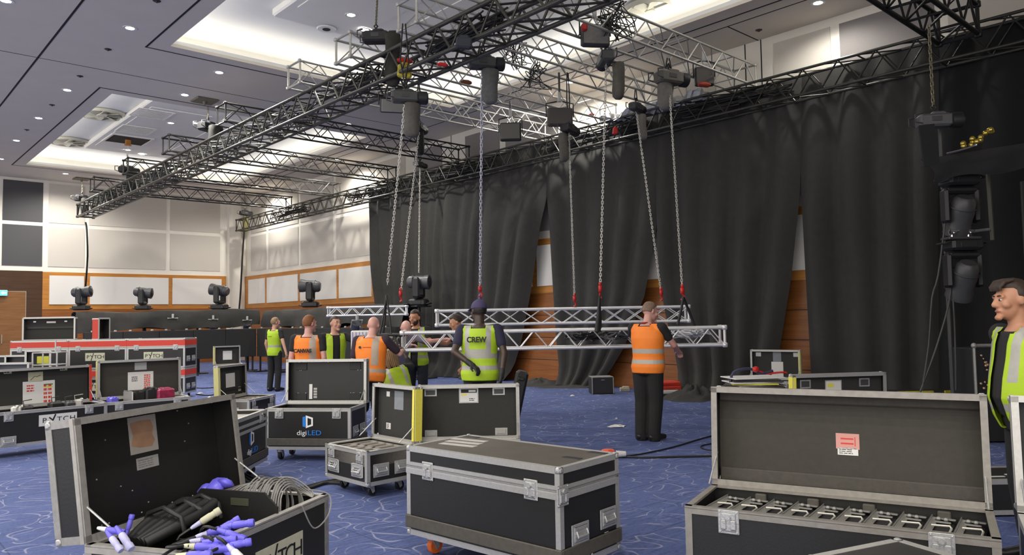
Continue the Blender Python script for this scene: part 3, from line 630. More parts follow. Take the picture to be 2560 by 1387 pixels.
# ================================================================ TRUSSES AND RIGGING
def truss(name, label, p0, p1, w, h, bay, rc, rb, m, cat='truss', group=None, mode='zig', rungs=2, mbr=None):
    p0, p1 = V(p0), V(p1); d = p1-p0; L = d.length; yaw = math.atan2(d.y, d.x); pit = math.atan2(d.z, math.hypot(d.x, d.y))
    t = thing(name, label, cat, p0, yaw, group); t.rotation_euler = Euler((0, -pit, yaw))
    for y in (-w/2, w/2):
        for z in (0, h):
            b = MB(); b.tube([(0, y, z), (L, y, z)], rc, 8); b.build('chord', m, t, 60)
    b = MB(); n = max(2, round(L/bay)); s = L/n
    for y in (-w/2, w/2):
        for i in range(n):
            x = i*s
            if mode == 'zig': b.bar((x, y, 0), (x+s/2, y, h), rb); b.bar((x+s/2, y, h), (x+s, y, 0), rb)
            elif mode == 'x': b.bar((x, y, 0), (x+s, y, h), rb); b.bar((x, y+.012, h), (x+s, y+.012, 0), rb)
            elif mode == 'n': b.bar((x, y, 0), (x, y, h), rb); b.bar((x, y, h) if i % 2 else (x, y, 0), (x+s, y, 0) if i % 2 else (x+s, y, h), rb)
    for z in (0, h):
        for i in range(n+1):
            x = i*s
            if i % rungs == 0: b.bar((x, -w/2, z), (x, w/2, z), rb)
            if i < n and mode != 'n': b.bar((x, -w/2, z), (x+s, w/2, z) , rb*.9)
    b.build('bracing', mbr or m, t, 60)
    for x in (0, L):
        b = MB()
        for z in (0, h): b.bar((x, -w/2, z), (x, w/2, z), rc*.85)
        for y in (-w/2, w/2): b.bar((x, y, 0), (x, y, h), rc*.85)
        for y in (-w/2, w/2):
            for z in (0, h): b.bbox((x, y, z), (.07, rc*2.7, rc*2.7), .01)
        b.build('end_frame', m, t, 60)
    return t
SZ = 5.40
truss('lighting_truss', 'long dark box truss running from the far wall to over the camera', (6.70, -3, SZ), (6.70, 29.5, SZ), .50, .42, .62, .034, .018, TRK, rungs=1)
truss('curtain_truss', 'long dark truss that carries the black drapes along the wall', (12.62, -3.5, 5.38), (12.62, 30.4, 5.38), .34, .44, .62, .026, .014, TRK)
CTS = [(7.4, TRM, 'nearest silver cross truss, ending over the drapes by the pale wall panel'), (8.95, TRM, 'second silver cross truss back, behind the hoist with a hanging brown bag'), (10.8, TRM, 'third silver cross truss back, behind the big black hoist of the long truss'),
       (12.55, TRM, 'fourth silver cross truss back, carrying the square flood panel'), (15.95, TRB, 'backlit cross truss in front of the ceiling strip between the two coffers'), (19.5, TRB, 'backlit cross truss under the near end of the far coffer'),
       (22.9, TRB, 'backlit cross truss under the middle of the far coffer'), (26.5, TRB, 'furthest backlit cross truss, close to the far wall')]
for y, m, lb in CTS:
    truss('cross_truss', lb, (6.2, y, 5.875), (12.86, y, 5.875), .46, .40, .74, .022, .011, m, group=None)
truss('cross_truss', 'short dark truss poking in over the light tower at the top of the room', (5.5, 3.42, SZ+.02), (11.75, 3.42, SZ+.02), .5, .42, .62, .034, .018, TRB, rungs=1)
# ---- lowered trusses the crew works on
def level(a, b): z = (a.z+b.z)/2; a = a.copy(); b = b.copy(); a.z = b.z = z; return a, b
def back(p, s): return p + HF*s
a, b = level(at(1006, 881, 11), at(1812, 857, 11)); FZ = a.z
truss('work_truss', 'nearer bright silver work truss, behind the purple cap and the standing orange vest', back(a, .12), back(b, .12), .25, .255, .42, .026, .010, TRS, mode='zig')
a2, b2 = level(at(1092, 814, 13.4), at(1722, 801, 13.4)); RZ = a2.z
truss('work_truss', 'further bright silver work truss, hanging just above the nearer one', back(a2, .12), back(b2, .12), .25, .255, .36, .026, .010, TRS, mode='x')
a3, b3 = level(at(820, 789, 18.5), at(1015, 786, 18.5))
truss('work_truss', 'short silver truss in front of the black draped beam', back(a3, .1), back(b3, .1), .22, .2, .42, .022, .010, TRS)
a4, b4 = level(at(938, 882, 11), at(1002, 880, 11))
truss('corner_truss', 'short black truss end block wrapped in cables at the end of the front silver truss', back(a4, .12), back(b4, .12), .25, .255, .36, .022, .012, TRB)
p = at(905, 893, 11.25); t = thing('truss_sleeve', 'white ribbed panel sleeve standing at the end of the front truss', 'panel', (p.x, p.y, p.z), -YAW)
b = MB(); b.bbox((0, 0, .2), (.30, .16, .40), .015); b.build('shell', WHI, t)
b = MB()
for k in range(6): b.bbox((-.125+k*.05, -.085, .2), (.02, .02, .36), .006)
b.build('rib', LILA, t); b = MB(); b.tube([(-.05, -.1, .33), (-.05, -.13, .33), (.05, -.13, .33), (.05, -.1, .33)], .01, 6); b.build('handle', STEEL, t)
# ---- chains and hoists
def link_mesh():
    b = MB(); pts = []
    for k in range(12): a = 2*PI*k/12; pts.append((.010*math.cos(a), 0, (.011 if math.sin(a) > 0 else -.011)+.010*math.sin(a)))
    b.tube(pts, .0042, 5, closed=True); return b
LINK = link_mesh()
def chain_mb(p, q, k=1.0, links=True, r=.0125):
    b = MB(); p, q = V(p), V(q); d = q-p; L = d.length; rot = d.to_track_quat('Z', 'Y').to_matrix().to_4x4()
    st = .031*k; n = int(L/st)
    for i in range(n):
        M = Matrix.Translation(p+d*((i+.5)/n)) @ rot @ Matrix.Rotation((i % 2)*PI/2+.5, 4, 'Z') @ Matrix.Scale(k, 4)
        b.add(LINK.v, LINK.f, M)
    return b
CHN = mat('pale_chain_steel', (.62, .60, .55), .4, .5, .1, 60); CHK = mat('brass_chain', (.26, .23, .15), .4, .6, .1, 60)
def hoist(label, p, bag=None, chain_to=None, up_to=None, bagm=None, bodym=None, size=1., hook=True, k=1.35, bagh=.5, yaw=.3, chm=None):
    t = thing('chain_hoist', label, 'chain hoist', p, yaw)
    s = size*.84; m = bodym or HOI
    b = MB(); b.bbox((0, 0, 0), (.46*s, .24*s, .19*s), .03*s); b.bbox((.05*s, 0, .10*s), (.2*s, .2*s, .06*s), .02); b.build('housing', m, t)
    b = MB(); b.lathe([(.001, 0), (.11*s, 0), (.115*s, .02), (.115*s, .12), (.09*s, .14), (.001, .14)], 16, (.23*s, 0, 0), None, Matrix.Rotation(PI/2, 3, 'Y')); b.build('motor_cover', PLB, t, 40)
    for sy in (-1, 1):
        b = MB(); b.tube([(-.2*s, sy*.13*s, -.05*s), (-.3*s, sy*.13*s, -.03*s), (-.3*s, sy*.13*s, .08*s), (-.2*s, sy*.13*s, .1*s)], .012*s, 6); b.build('carry_handle', PLG, t, 60)
    b = MB(); b.bbox((0, -.122*s, .01), (.14*s, .008, .07*s), .003); b.build('rating_plate', PLG, t)
    b = MB(); b.tube([(0, 0, .1*s), (0, 0, .16*s), (.03, 0, .2*s), (0, 0, .24*s), (-.03, 0, .2*s), (0, 0, .16*s)], .013, 6); b.build('top_hook', PLB, t, 60)
    top = V((0, 0, .22*s)); R = Matrix.Rotation(-yaw, 3, 'Z')
    if up_to is not None:
        q = R @ (V(up_to)-V(p)); b = chain_mb(q, top, 1.6); b.build('lifting_chain', CHK, t)
    else:
        b = MB(); zt = 5.9-p[2]
        for sx in (-1, 1): b.tube([top, (sx*.06, 0, max(zt, .3)*.5), (sx*.02, 0, max(zt, .34))], .012, 6)
        b.build('round_sling', PLB, t, 60)
    if bag is not None:
        q = R @ (V(bag)-V(p)); h = bagh; n = 18; rings = []
        rnd = random.Random(int(abs(p[0]*100))); b = MB(); vs = []; fs = []
        lv = [(.5, .75), (.47, .98), (.3, 1.0), (0, .95), (-.25, 1.0), (-.42, .92), (-.5, .55)]
        for z, rr in lv:
            for j in range(n):
                a = 2*PI*j/n; w = 1+.10*math.sin(3*a+z*5)+rnd.uniform(-.05, .05)
                vs.append((q.x+.135*s*rr*w*math.cos(a), q.y+.105*s*rr*w*math.sin(a), q.z+z*h))
        for i in range(len(lv)-1):
            for j in range(n): g = (j+1) % n; fs.append((i*n+j, i*n+g, i*n+n+g, i*n+n+j))
        fs += [tuple(range(n)), tuple(range((len(lv)-1)*n, len(lv)*n))]
        b.add(vs, fs); b.build('chain_bag', bagm or CAN, t, 60)
        for sx in (-1, 1):
            b = MB(); b.tube([(q.x+sx*.1*s, q.y, q.z+h*.45), (sx*.08*s, 0, -.08*s)], .012, 5); b.build('bag_strap', PLB, t)
    if chain_to is not None:
        q = R @ (V(chain_to)-V(p)); st = V((0, 0, -.08*s)); dd = (q-st).normalized()
        chain_mb(st, q-dd*.16, k).build('load_chain', chm or CHN, t)
        if hook:
            b = MB(); c = q-dd*.1; b.bbox(c, (.06, .05, .10), .012); b.bbox(c+V((0, 0, .07)), (.04, .04, .06), .01); b.tube([c+V((0, 0, -.05)), c+V((.04, 0, -.09)), c+V((.02, 0, -.14)), c+V((-.03, 0, -.13))], .014, 6)
            b.build('load_hook', HOOK, t, 60)
    return t
def sling(label, top, feet, r=.02, m=None, cat='sling'):
    b = MB(); top = V(top)
    for f in feet: b.tube(smoothpath([top, top.lerp(V(f), .5)+V((.01, 0, -.01)), V(f)]), r, 8)
    o = tag(b.build('lifting_sling', m or PLB, None, 60), label, cat); return o
BAGL = mat('light_canvas', (.17, .16, .14), .9, 0, .3, 20, .2); BAGBR = mat('brown_grey_canvas', (.10, .09, .072), .9, 0, .3, 20, .2)
hoist('grey hoist whose bright chain drops to the corner end of the front silver truss', at(1012, 243, 10.9), at(1030, 300, 10.9), at(966, 738, 11.2), None, CAN, None, 1, False, yaw=-.5)
hoist('dark hoist whose chain drops behind the bald man at the end of the trusses', at(1048, 318, 13.33), at(1050, 352, 13.4), at(1000, 748, 13), None, CANB, PLB, .8, True, yaw=.6)
hoist('small hoist on the drape truss holding the lamp on the draped beam', at(1050, 412, 21.4), None, at(1047, 695, 20.5), None, None, PLB, .8, False, 1.8)
hoist('grey hoist whose linked chain drops behind the purple cap', at(1205, 158, 11.94), at(1225, 216, 11.94), at(1200, 735, 13.3), None, mat('cool_grey_canvas', (.14, .14, .135), .9, 0, .3, 20, .2), None, 1.15, True, 1.9, .56, -.5, mat('blue_white_chain', (.62, .63, .70), .4, .4, .1, 60))
hoist('black hoist in front of the drapes with a faint grey bag and a thin chain', at(1422, 322, 13.24), at(1409, 368, 13.24), at(1437, 760, 13.4), None, CAN, PLB, .9, True)
hoist('hoist with a tall brown bag, chained to the wide black sling', at(1515, 146, 11.6), at(1546, 202, 11.6), at(1500, 738, 11.3), None, BAGBR, HOI, 1.05, True, bagh=.56, yaw=.9)
hoist('hoist with a pale grey bag tucked against the drape truss', at(1590, 268, 14.56), at(1606, 318, 14.56), at(1655, 745, 13.3), None, BAGL, PLG, .9, True, yaw=.2)
hoist('hoist with a wide grey lid, chained to the front truss near its free end', at(1672, 195, 12.69), at(1664, 238, 12.69), at(1707, 742, 11.3), None, BAGL, mat('taupe_hoist_enamel', (.12, .108, .09), .5, .05, .2, 30), 1.25, True, bagh=.5, yaw=-.3)
sling('black split sling under the hoist chain at the corner end of the front truss', at(966, 738, 11.2), [at(948, 838, 11.05), at(978, 838, 11.05), at(958, 838, 11.35)], .014)
p = at(1497, 782, 11.0); b = MB(); zs = (FZ+.255)
b.loft([(at(1499, 738, 11), .012, .012), (at(1498, 765, 11), .03, .02), (at(1497, 800, 11), .055, .035), (at(1495, 828, 11), .065, .04), (at(1494, 829, 11), .03, .02)], 14)
tag(b.build('lifting_sling', PLB, None, 50), 'wide black flared sling wrapped on the front truss below a red hook', 'sling')
sling('black forked sling at the free end of the front silver truss', at(1708, 742, 11.2), [at(1694, 812, 11.05), at(1738, 818, 11.35)], .02)
sling('purple sling above the man with the purple cap', at(1200, 735, 13.3), [at(1193, 782, 13.3), at(1203, 782, 13.5)], .022, mat('purple_webbing', (.20, .15, .32), .8, 0, .2, 40))
p = V((6.7, 10.45, 5.98))
hoist('big black hoist hung by a chain from the ceiling on the long truss', at(940, 94, 12.1), at(982, 150, 12.0), None, onz(944, -20, 7.2), mat('black_green_canvas', (.038, .037, .03), .9, 0, .3, 20, .2), PLB, 1.1, False, bagh=.85, yaw=-.74)
for (x, y), u, lb in [((520, 318), (512, 252), 'black hoist under the khaki ceiling plate on the long truss'), ((318, 425), (320, 385), 'black hoist under the rod from the open hatch on the long truss'), ((205, 497), (204, 448), 'black hoist at the far end of the long truss')]:
    q = onx(x, y, 6.7); up = V((q.x, q.y, 6.78)); bg = q+V((.05, -.25, -.35))
    hoist(lb, q, bg, None, up, CANB, PLB, 1.25, False, bagh=.7, yaw=.4)
q = onx(612, 533, 12.6); hoist('dark hoist with a mustard cover at the far end of the drape truss', q, q+V((0, -.1, -.45)), None, V((q.x, q.y, 6.85)), mat('mustard_canvas', (.10, .09, .03), .9, 0, .3, 20), PLB, 1.1, False, bagh=.6)
# hoist of the light tower
q = at(2335, 303, 9.3); hoist('grey hoist on the light tower at the end of a long bright chain', q, None, None, at(2322, 62, 9.3)+V((0, 0, 0)), None, mat('satin_hoist_enamel', (.12, .12, .125), .4, .1, .2, 30), 1.0, False, yaw=-.9)
# ---- cables lying in the trusses
CAB = mat('black_cable', (.015, .015, .014), .5, 0, .2, 40); CABG = mat('grey_cable', (.30, .29, .27), .5, 0, .2, 40); CABL = mat('pale_cable', (.60, .60, .62), .45, 0, .1, 40)
def loops(name, label, cat, c, size, n, r, m, seed=0, axis='y', nk=5):
    rnd = random.Random(seed); b = MB(); c = V(c)
    for i in range(n):
        pts = []
        for k in range(nk+2):
            pts.append(c+V((rnd.uniform(-1, 1)*size[0], rnd.uniform(-1, 1)*size[1], rnd.uniform(-1, 1)*size[2])))
        b.tube(smoothpath(pts, 4), r, 5)
    return tag(b.build(name, m, None, 60), label, cat)
for y, n, lb in [(8.2, 9, 'tangle of black cables lying in the long truss near the top of the photo'), (11.0, 8, 'tangle of black cables in the long truss under the big black hoist'), (13.6, 7, 'tangle of grey black cables in the long truss over the ceiling strip'), (17.2, 7, 'tangle of black cables in the long truss below the second hoist'), (21.5, 7, 'tangle of black cables in the long truss where the far cross trusses meet'), (26.2, 8, 'tangle of black cables at the far end of the long truss')]:
    loops('cable_bundle', lb, 'cables', (6.7, y, SZ+.26), (.19, .95, .13), n, .013, CAB if n > 7 else PLG, int(y*10))
for y, lb in [(7.7, 'tangle of cables on top of the drape truss by the nearest cross truss'), (11.0, 'tangle of cables on top of the drape truss behind the grey bag'), (15.8, 'tangle of cables on top of the drape truss beside the small hoist'), (20.5, 'tangle of cables at the far part of the drape truss'), (26.0, 'tangle of cables near the far end of the drape truss')]:
    loops('cable_bundle', lb, 'cables', (12.62, y, 5.62), (.13, 1.5, .12), 9, .014, CAB, int(y*7))
for (x, y, d), lb, n in [((1540, 60, 11.5), 'spray of dark cables over the nearest cross truss', 9), ((1290, 130, 13.4), 'spray of thin cables hanging behind the long truss', 7), ((1330, 190, 12.9), 'loose thin cables on the third cross truss', 5)]:
    loops('cable_bundle', lb, 'cables', at(x, y, d), (.25, .3, .28), n, .008, CAB, x)
b = MB(); b.tube(smoothpath([onx(612, 560, 12.55), onx(606, 640, 12.5), onx(602, 720, 12.5), onx(598, 772, 12.5)]), .035, 6); tag(b.build('hanging_cable', CAB, None, 60), 'thick black cable hanging down the white corner pillar', 'cable')
b = MB(); b.tube(smoothpath([onx(214, 556, 6.7), onx(217, 575, 6.7), onx(219, 640, 6.75), onx(214, 715, 6.9), onx(211, 745, 6.95)]), .03, 6); tag(b.build('hanging_cable', CAB, None, 60), 'black cable hanging from the far end of the long truss', 'cable')
# ---- flood panels and boxes on the cross trusses
def flood(label, p, w, h, d, face, shellm=PLB, yaw=0., tilt=0.):
    t = thing('flood_panel', label, 'stage light', p, yaw); t.rotation_euler = Euler((tilt, 0, yaw))
    b = MB(); b.bbox((0, d/2, 0), (w, d, h), .02); b.build('housing', shellm, t)
    b = MB(); b.bbox((0, -.012, 0), (w*.88, .02, h*.84), .005); b.build('lens_panel', face, t)
    b = MB()
    for sx in (-1, 1): b.tube([(sx*(w/2+.02), d/2, 0), (sx*(w/2+.02), d/2, h/2+.08), (sx*.05, d/2, h/2+.12)], .012, 6)
    b.build('yoke', PLB, t, 60)
    b = MB(); b.bbox((0, d/2, h/2+.2), (.06, .05, .18), .01); b.build('clamp', STEEL, t)
    if p[2]+h/2+.3 < 5.84: b = MB(); b.bar((0, d/2, h/2+.26), (0, d/2, 5.88-p[2]), .018, 8); b.build('drop_arm', PLG, t)
    return t
GREY_L = mat('frosted_panel', (.30, .29, .26), .25, .1); BRN_L = mat('dim_brown_panel', (.075, .065, .06), .4)
flood('pale grey flood panel hanging under the long truss beside the grey hoist bag', at(983, 264, 12.2), .42, .24, .1, GREY_L, PLB, -.5, .35)
flood('small black flood panel on the lowest cross truss over the drapes', at(1276, 328, 14.82), .42, .36, .12, mat('olive_panel', (.13, .125, .11), .3, .1), PLB, -.8)
flood('dim brown square panel hanging on the third cross truss', at(1401, 291, 13.11), .44, .32, .12, BRN_L, mat('brown_housing', (.06, .05, .05), .5), -.65)
flood('flat grey panel under the end of the nearest cross truss', at(1762, 190, 13.43), .34, .34, .1, mat('taupe_panel', (.10, .09, .08), .5), PLB, -.75)
flood('mid grey control panel with a red plug on the second cross truss', at(1490, 86, 11.47), .44, .34, .12, mat('control_face', (.22, .21, .19), .4, 0, .3, 25), PLG, -.6)
for (x, y, d), m, s, lb in [((1461, 68, 11.4), HOOK, (.09, .09, .12), 'red plug box at the edge of the grey control panel'), ((1012, 152, 11.6), HOOK, (.24, .12, .05), 'red lid of the gear hanging in the long truss under the big hoist'), ((1012, 178, 11.6), mat('yellow_black_gear', (.50, .42, .03), .5, 0, .9, 14), (.22, .1, .2), 'yellow and black webbing bag in the long truss under the big hoist'),
                        ((1106, 162, 10.3), HOOK, (.16, .07, .04), 'small red fitting on the lower chord of the long truss'), ((1160, 108, 10.2), mat('slate_bag', (.04, .044, .055), .8), (.22, .12, .15), 'slate grey pouch with yellow tag inside the long truss'), ((1760, 212, 13.4), mat('faded_red', (.42, .06, .03), .6), (.22, .14, .06), 'faded red gear at the end of the nearest cross truss'), ((1480, 288, 16.5), mat('crimson_gear', (.40, .02, .05), .6), (.16, .1, .05), 'crimson strap on the third cross truss'), ((1165, 206, 14.12), mat('rust_gear', (.22, .07, .02), .7), (.22, .1, .06), 'rust brown cover on the cross truss beside the grey hoist'), ((1538, 328, 15.0), HOOK, (.1, .08, .14), 'dark red fitting in the drape truss')]:
    b = MB(); b.bbox((0, 0, 0), s, .02); b.bbox((0, 0, s[2]/2), (s[0]*.6, s[1]*.7, s[2]*.4), .015); tag(b.build('rigging_gear', m, None, None, at(x, y, d), (0, .1, -.7)), lb, 'gear')
# silver foil cloth bunched on the drape truss
b = MB(); rnd = random.Random(5); n, k = 30, 8; vs = []; fs = []
for i in range(n+1):
    for j in range(k+1): vs.append((12.42+.42*j/k, 8.1+2.6*i/n, 5.9+.09*math.sin(j*1.3+i*.7)+rnd.uniform(-.035, .035)))
for i in range(n):
    for j in range(k): a = i*(k+1)+j; fs.append((a, a+1, a+k+2, a+k+1))
b.add(vs, fs); o = b.build('foil_cloth', mat('crumpled_pale_film', (.55, .56, .56), .25, .3, .3, 20)); o.modifiers.new('s', 'SOLIDIFY').thickness = .01
tag(o, 'crumpled pale shiny film lying along the top of the drape truss', 'cloth')

# ---- odds and ends clamped inside the lowered trusses
for x, lb, m, n in [(1460, 'dark cable nest inside the nearer work truss, under the black sling', CAB, 8), (1540, 'grey cable nest inside the nearer work truss, beside the standing orange vest', PLG, 7), (1730, 'pale cable nest inside the free end of the nearer work truss', CABL, 9)]:
    loops('cable_bundle', lb, 'cables', at(x, 850-(x-1000)*.027, 11.13)+V((0, 0, -.02)), (.26, .22, .06), n, .012, m, x)
loops('cable_bundle', 'pale green cable nest in the black end block of the truss', 'cables', at(972, 856, 11.13), (.12, .1, .08), 9, .010, mat('sage_cable', (.42, .46, .34), .5), 77)
for x, lb in [(1440, 'small black lamp inside the nearer work truss, beside the wide sling'), (1508, 'second small black lamp inside the nearer work truss'), (1565, 'third small black lamp inside the nearer work truss')]:
    p = at(x, 852-(x-1000)*.027, 11.13); t = thing('truss_lamp', lb, 'stage light', p, -YAW+.3, 'small lamps inside the nearer work truss')
    b = MB(); b.lathe([(.001, -.09), (.04, -.09), (.055, -.06), (.06, .06), (.07, .09), (.001, .085)], 14, (0, 0, 0), None, Matrix.Rotation(1.3, 3, 'Y')); b.build('lamp_housing', PLB, t, 40)
    b = MB(); b.tube([(0, -.075, 0), (0, -.075, .08), (0, .075, .08), (0, .075, 0)], .008, 6); b.build('yoke', PLG, t)
# ================================================================ DRAPES, DRAPED BEAM, SCREEN PANELS, LIGHT TOWER
DRP = mat('black_wool_serge', (.042, .040, .037), .95, 0, .22, 9, .08)
DRP2 = mat('darker_black_drape', (.010, .010, .010), .97, 0, .2, 9, .08)  # darker black than the other drapes
def interp(tab, z):
    tab = sorted(tab)
    if z <= tab[0][0]: return tab[0][1]
    for (a, ya), (b, yb) in zip(tab, tab[1:]):
        if z <= b: return ya+(yb-ya)*(z-a)/(b-a)
    return tab[-1][1]
def drape(label, X, lpx, rpx, seed, m=DRP, ztop=5.84, amp=.20, per=.6, name='stage_drape', pool=.22):
    rnd = random.Random(seed)
    lt = [(p.z, p.y) for p in (onx(x, y, X) for x, y in lpx)]; rt = [(p.z, p.y) for p in (onx(x, y, X) for x, y in rpx)]
    wid = abs(interp(lt, 4)-interp(rt, 4)); nf = max(3, round(wid/per)); n = nf*7; k = 26
    ph = [rnd.uniform(.55, 1.45) for _ in range(nf+2)]; tot = sum(ph[:nf]); cum = [0]
    for q in ph[:nf]: cum.append(cum[-1]+q/tot)
    b = MB(); vs = []; fs = []
    for i in range(n+1):
        u = i/n; f = 0
        while f < nf-1 and u > cum[f+1]: f += 1
        t = (u-cum[f])/(cum[f+1]-cum[f]); am = amp*(.35+ph[f]*.75)
        for j in range(k+1):
            v = j/k; z = ztop*(1-v)+.012
            y = interp(lt, z)*(1-u)+interp(rt, z)*u
            s = abs(math.sin(PI*t))**1.3*(.35+.65*min(1, v*2.2)); w = math.sin(2*PI*t+2.2*v*ph[f])
            x = X - am*s*(1+.25*math.sin(4*v+f*2.1)) - .012*w
            if z < .5: x -= pool*(1-z/.5)**2*(.5+.5*ph[f]); 
            vs.append((x, y+.03*math.sin(3*v+f)*s, z))
    for i in range(n):
        for j in range(k): a = i*(k+1)+j; fs.append((a, a+1, a+k+2, a+k+1))
    b.add(vs, fs); o = b.build(name, m, None, 180); sd = o.modifiers.new('cloth', 'SOLIDIFY'); sd.thickness = .006; sd.offset = 1
    return tag(o, label, 'curtain', 'black stage drapes')
DX = 12.98
drape('widest black drape, at the far end, beside the pale wall boards', DX, [(922, 470), (922, 505), (931, 640), (944, 760), (956, 900), (960, 960)], [(1392, 380), (1380, 440), (1352, 560), (1328, 730), (1305, 850), (1268, 975)], 3)
drape('middle black drape pulled in and spilling on the floor behind the silver trusses', DX, [(1362, 380), (1364, 440), (1374, 560), (1384, 730), (1392, 850), (1405, 965)], [(1672, 280), (1668, 350), (1643, 560), (1612, 740), (1560, 870), (1500, 970)], 4)
drape('black drape with deep folds between the man in orange and the tall wooden gap', DX, [(1640, 300), (1640, 470), (1650, 700), (1668, 800), (1688, 880), (1702, 960)], [(2016, 180), (2010, 260), (1999, 500), (1978, 700), (1950, 870), (1938, 960)], 5)
drape('black drape just past the tall wooden gap, next to the light tower', DX, [(2000, 200), (2004, 470), (2015, 680), (2025, 860), (2030, 960)], [(2350, 90), (2350, 500), (2352, 960)], 6)
drape('deep black drape behind the light tower', DX, [(2346, 90), (2346, 960)], [(2900, 0), (2900, 700), (2900, 960)], 8, DRP2)
for (px, py), r, lb in [((1345, 962), (.7, .42, .16), 'flat heap of black cloth and bags at the foot of the widest drape'), ((1735, 998), (.62, .42, .27), 'crumpled heap of black cloth beside the man in orange'), ((1425, 968), (.7, .25, .06), 'black drape hem spread flat on the carpet')]:
    g = onz(px, py, 0); rnd = random.Random(px); b = MB(); n, k = 28, 10; vs = [(g.x, g.y, r[2])]; fs = []
    for i in range(1, k+1):
        for j in range(n):
            a = 2*PI*j/n; q = i/k; w = 1+.16*math.sin(3*a+px)+.08*math.sin(7*a)
            z = r[2]*(1-q**1.6)*(.75+.3*math.sin(5*a+9*q)+rnd.uniform(-.16, .16))
            p = HR*(r[0]*q*w*math.cos(a))+HF*(r[1]*q*w*math.sin(a)); vs.append((g.x+p.x, g.y+p.y, max(.006, z) if i < k else .002))
    for j in range(n): fs.append((0, 1+j, 1+(j+1) % n))
    for i in range(k-1):
        for j in range(n): q = (j+1) % n; fs.append((1+i*n+j, 1+i*n+n+j, 1+i*n+n+q, 1+i*n+q))
    fs.append(tuple(range(1+(k-1)*n, 1+k*n))); b.add(vs, fs); tag(b.build('cloth_heap', DRP, None, 180), lb, 'cloth')
# ---- beam under black cloth round the far end, with moving lights on top
BY = 24.6
def bz(x, y): return ony(x, y, BY)
zt = bz(560, 777).z
BC = V((10.75, 24.6, 0)); BA = V((bz(184, 780).x, 24.6, 0)); BE = V((11.75, 16.9, 0))
def draped_beam(label, A, B, seed):
    d = B-A; hw = d.length/2; t = thing('draped_truss', label, 'stage beam', (A+B)/2, math.atan2(d.y, d.x))
    b = MB()
    for y in (-.2, .2):
        for z in (zt-.12, zt-.42): b.bar((-hw, y, z), (hw, y, z), .03, 8)
    b.build('beam_frame', TRB, t, 60)
    b = MB(); n = int(hw*16); vs = []; fs = []; prof = [(.28, -.5), (.3, -.25), (.27, -.02), (.1, .02), (-.12, .02), (-.28, -.01), (-.31, -.2), (-.3, -.38), (-.29, -.50)]
    for i in range(n+1):
        x = -hw+2*hw*i/n; sw = .5+.5*math.sin(x*1.7+seed)+.25*math.sin(x*4.1+1)
        for kk, (y, z) in enumerate(prof):
            zz = z*(1+.18*sw) if kk >= 7 or kk == 0 else z
            vs.append((x, y-(.04*math.sin(x*5+kk) if kk > 5 else 0)-(.05*sw if kk > 6 else 0), zt+zz+.02*math.sin(x*3+kk*.6)+.03*math.sin(x*.8)))
    k = len(prof)
    for i in range(n):
        for j in range(k-1): a = i*k+j; fs.append((a, a+1, a+k+1, a+k))
    b.add(vs, fs); o = b.build('cloth_cover', DRP, t, 180); o.modifiers.new('s', 'SOLIDIFY').thickness = .008
    for i in range(4):
        x = -hw+.3+2*(hw-.3)*i/3; b = MB(); b.bbox((x, 0, (zt-.42)/2), (.09, .09, zt-.42), .01); b.bbox((x, 0, .015), (.5, .5, .03), .005); b.build('leg', TRB, t)
draped_beam('long beam under loose black cloth across the far end of the hall', BA, BC, 0)
draped_beam('second cloth-covered beam coming forward to the widest drape', BC+V((.32, -.45, 0)), BE, 2)
def moving_head(label, p, yaw=0., tilt=.2, s=1., hang=False, base=True, pan=0.):
    t = thing('moving_head_light', label, 'stage light', p, yaw)
    if hang: t.rotation_euler = Euler((0, PI, yaw))
    b = MB(); b.bbox((0, 0, .07*s), (.38*s, .30*s, .14*s), .03*s); b.bbox((0, -.152*s, .075*s), (.2*s, .01, .06*s), .003); b.build('base', PLB, t)
    R = Matrix.Rotation(pan, 4, 'Z'); b = MB()
    b.bbox((0, 0, .19*s), (.40*s, .14*s, .09*s), .03*s, R)
    for sx in (-1, 1): b.bbox((sx*.185*s, 0, .38*s), (.065*s, .16*s, .42*s), .03*s, R)
    yk = b.build('yoke', PLB, t)
    M = R @ Matrix.Translation((0, 0, .50*s)) @ Matrix.Rotation(tilt, 4, 'X')
    b = MB(); b.lathe([(.001, -.24*s), (.09*s, -.24*s), (.125*s, -.2*s), (.14*s, -.05*s), (.135*s, .1*s), (.15*s, .16*s), (.155*s, .24*s), (.13*s, .25*s), (.001, .245*s)], 20, (0, 0, 0), M)
    b.lathe([(.15*s, -.12*s), (.152*s, -.115*s), (.152*s, -.105*s), (.15*s, -.10*s)], 20, (0, 0, 0), M, closed=True)
    b.build('lamp_head', PLG, t, 40)
    b = MB(); b.lathe([(.001, .246*s), (.12*s, .25*s), (.10*s, .268*s), (.05*s, .28*s), (.001, .284*s)], 20, (0, 0, 0), M); b.build('lens', GLASS, t, 40)
    b = MB()
    for sx in (-1, 1): b.tube([(sx*.19*s, .1*s, .03*s), (sx*.25*s, .1*s, .05*s), (sx*.25*s, -.1*s, .05*s), (sx*.19*s, -.1*s, .03*s)], .012*s, 6)
    b.build('carry_handle', PLB, t); return t
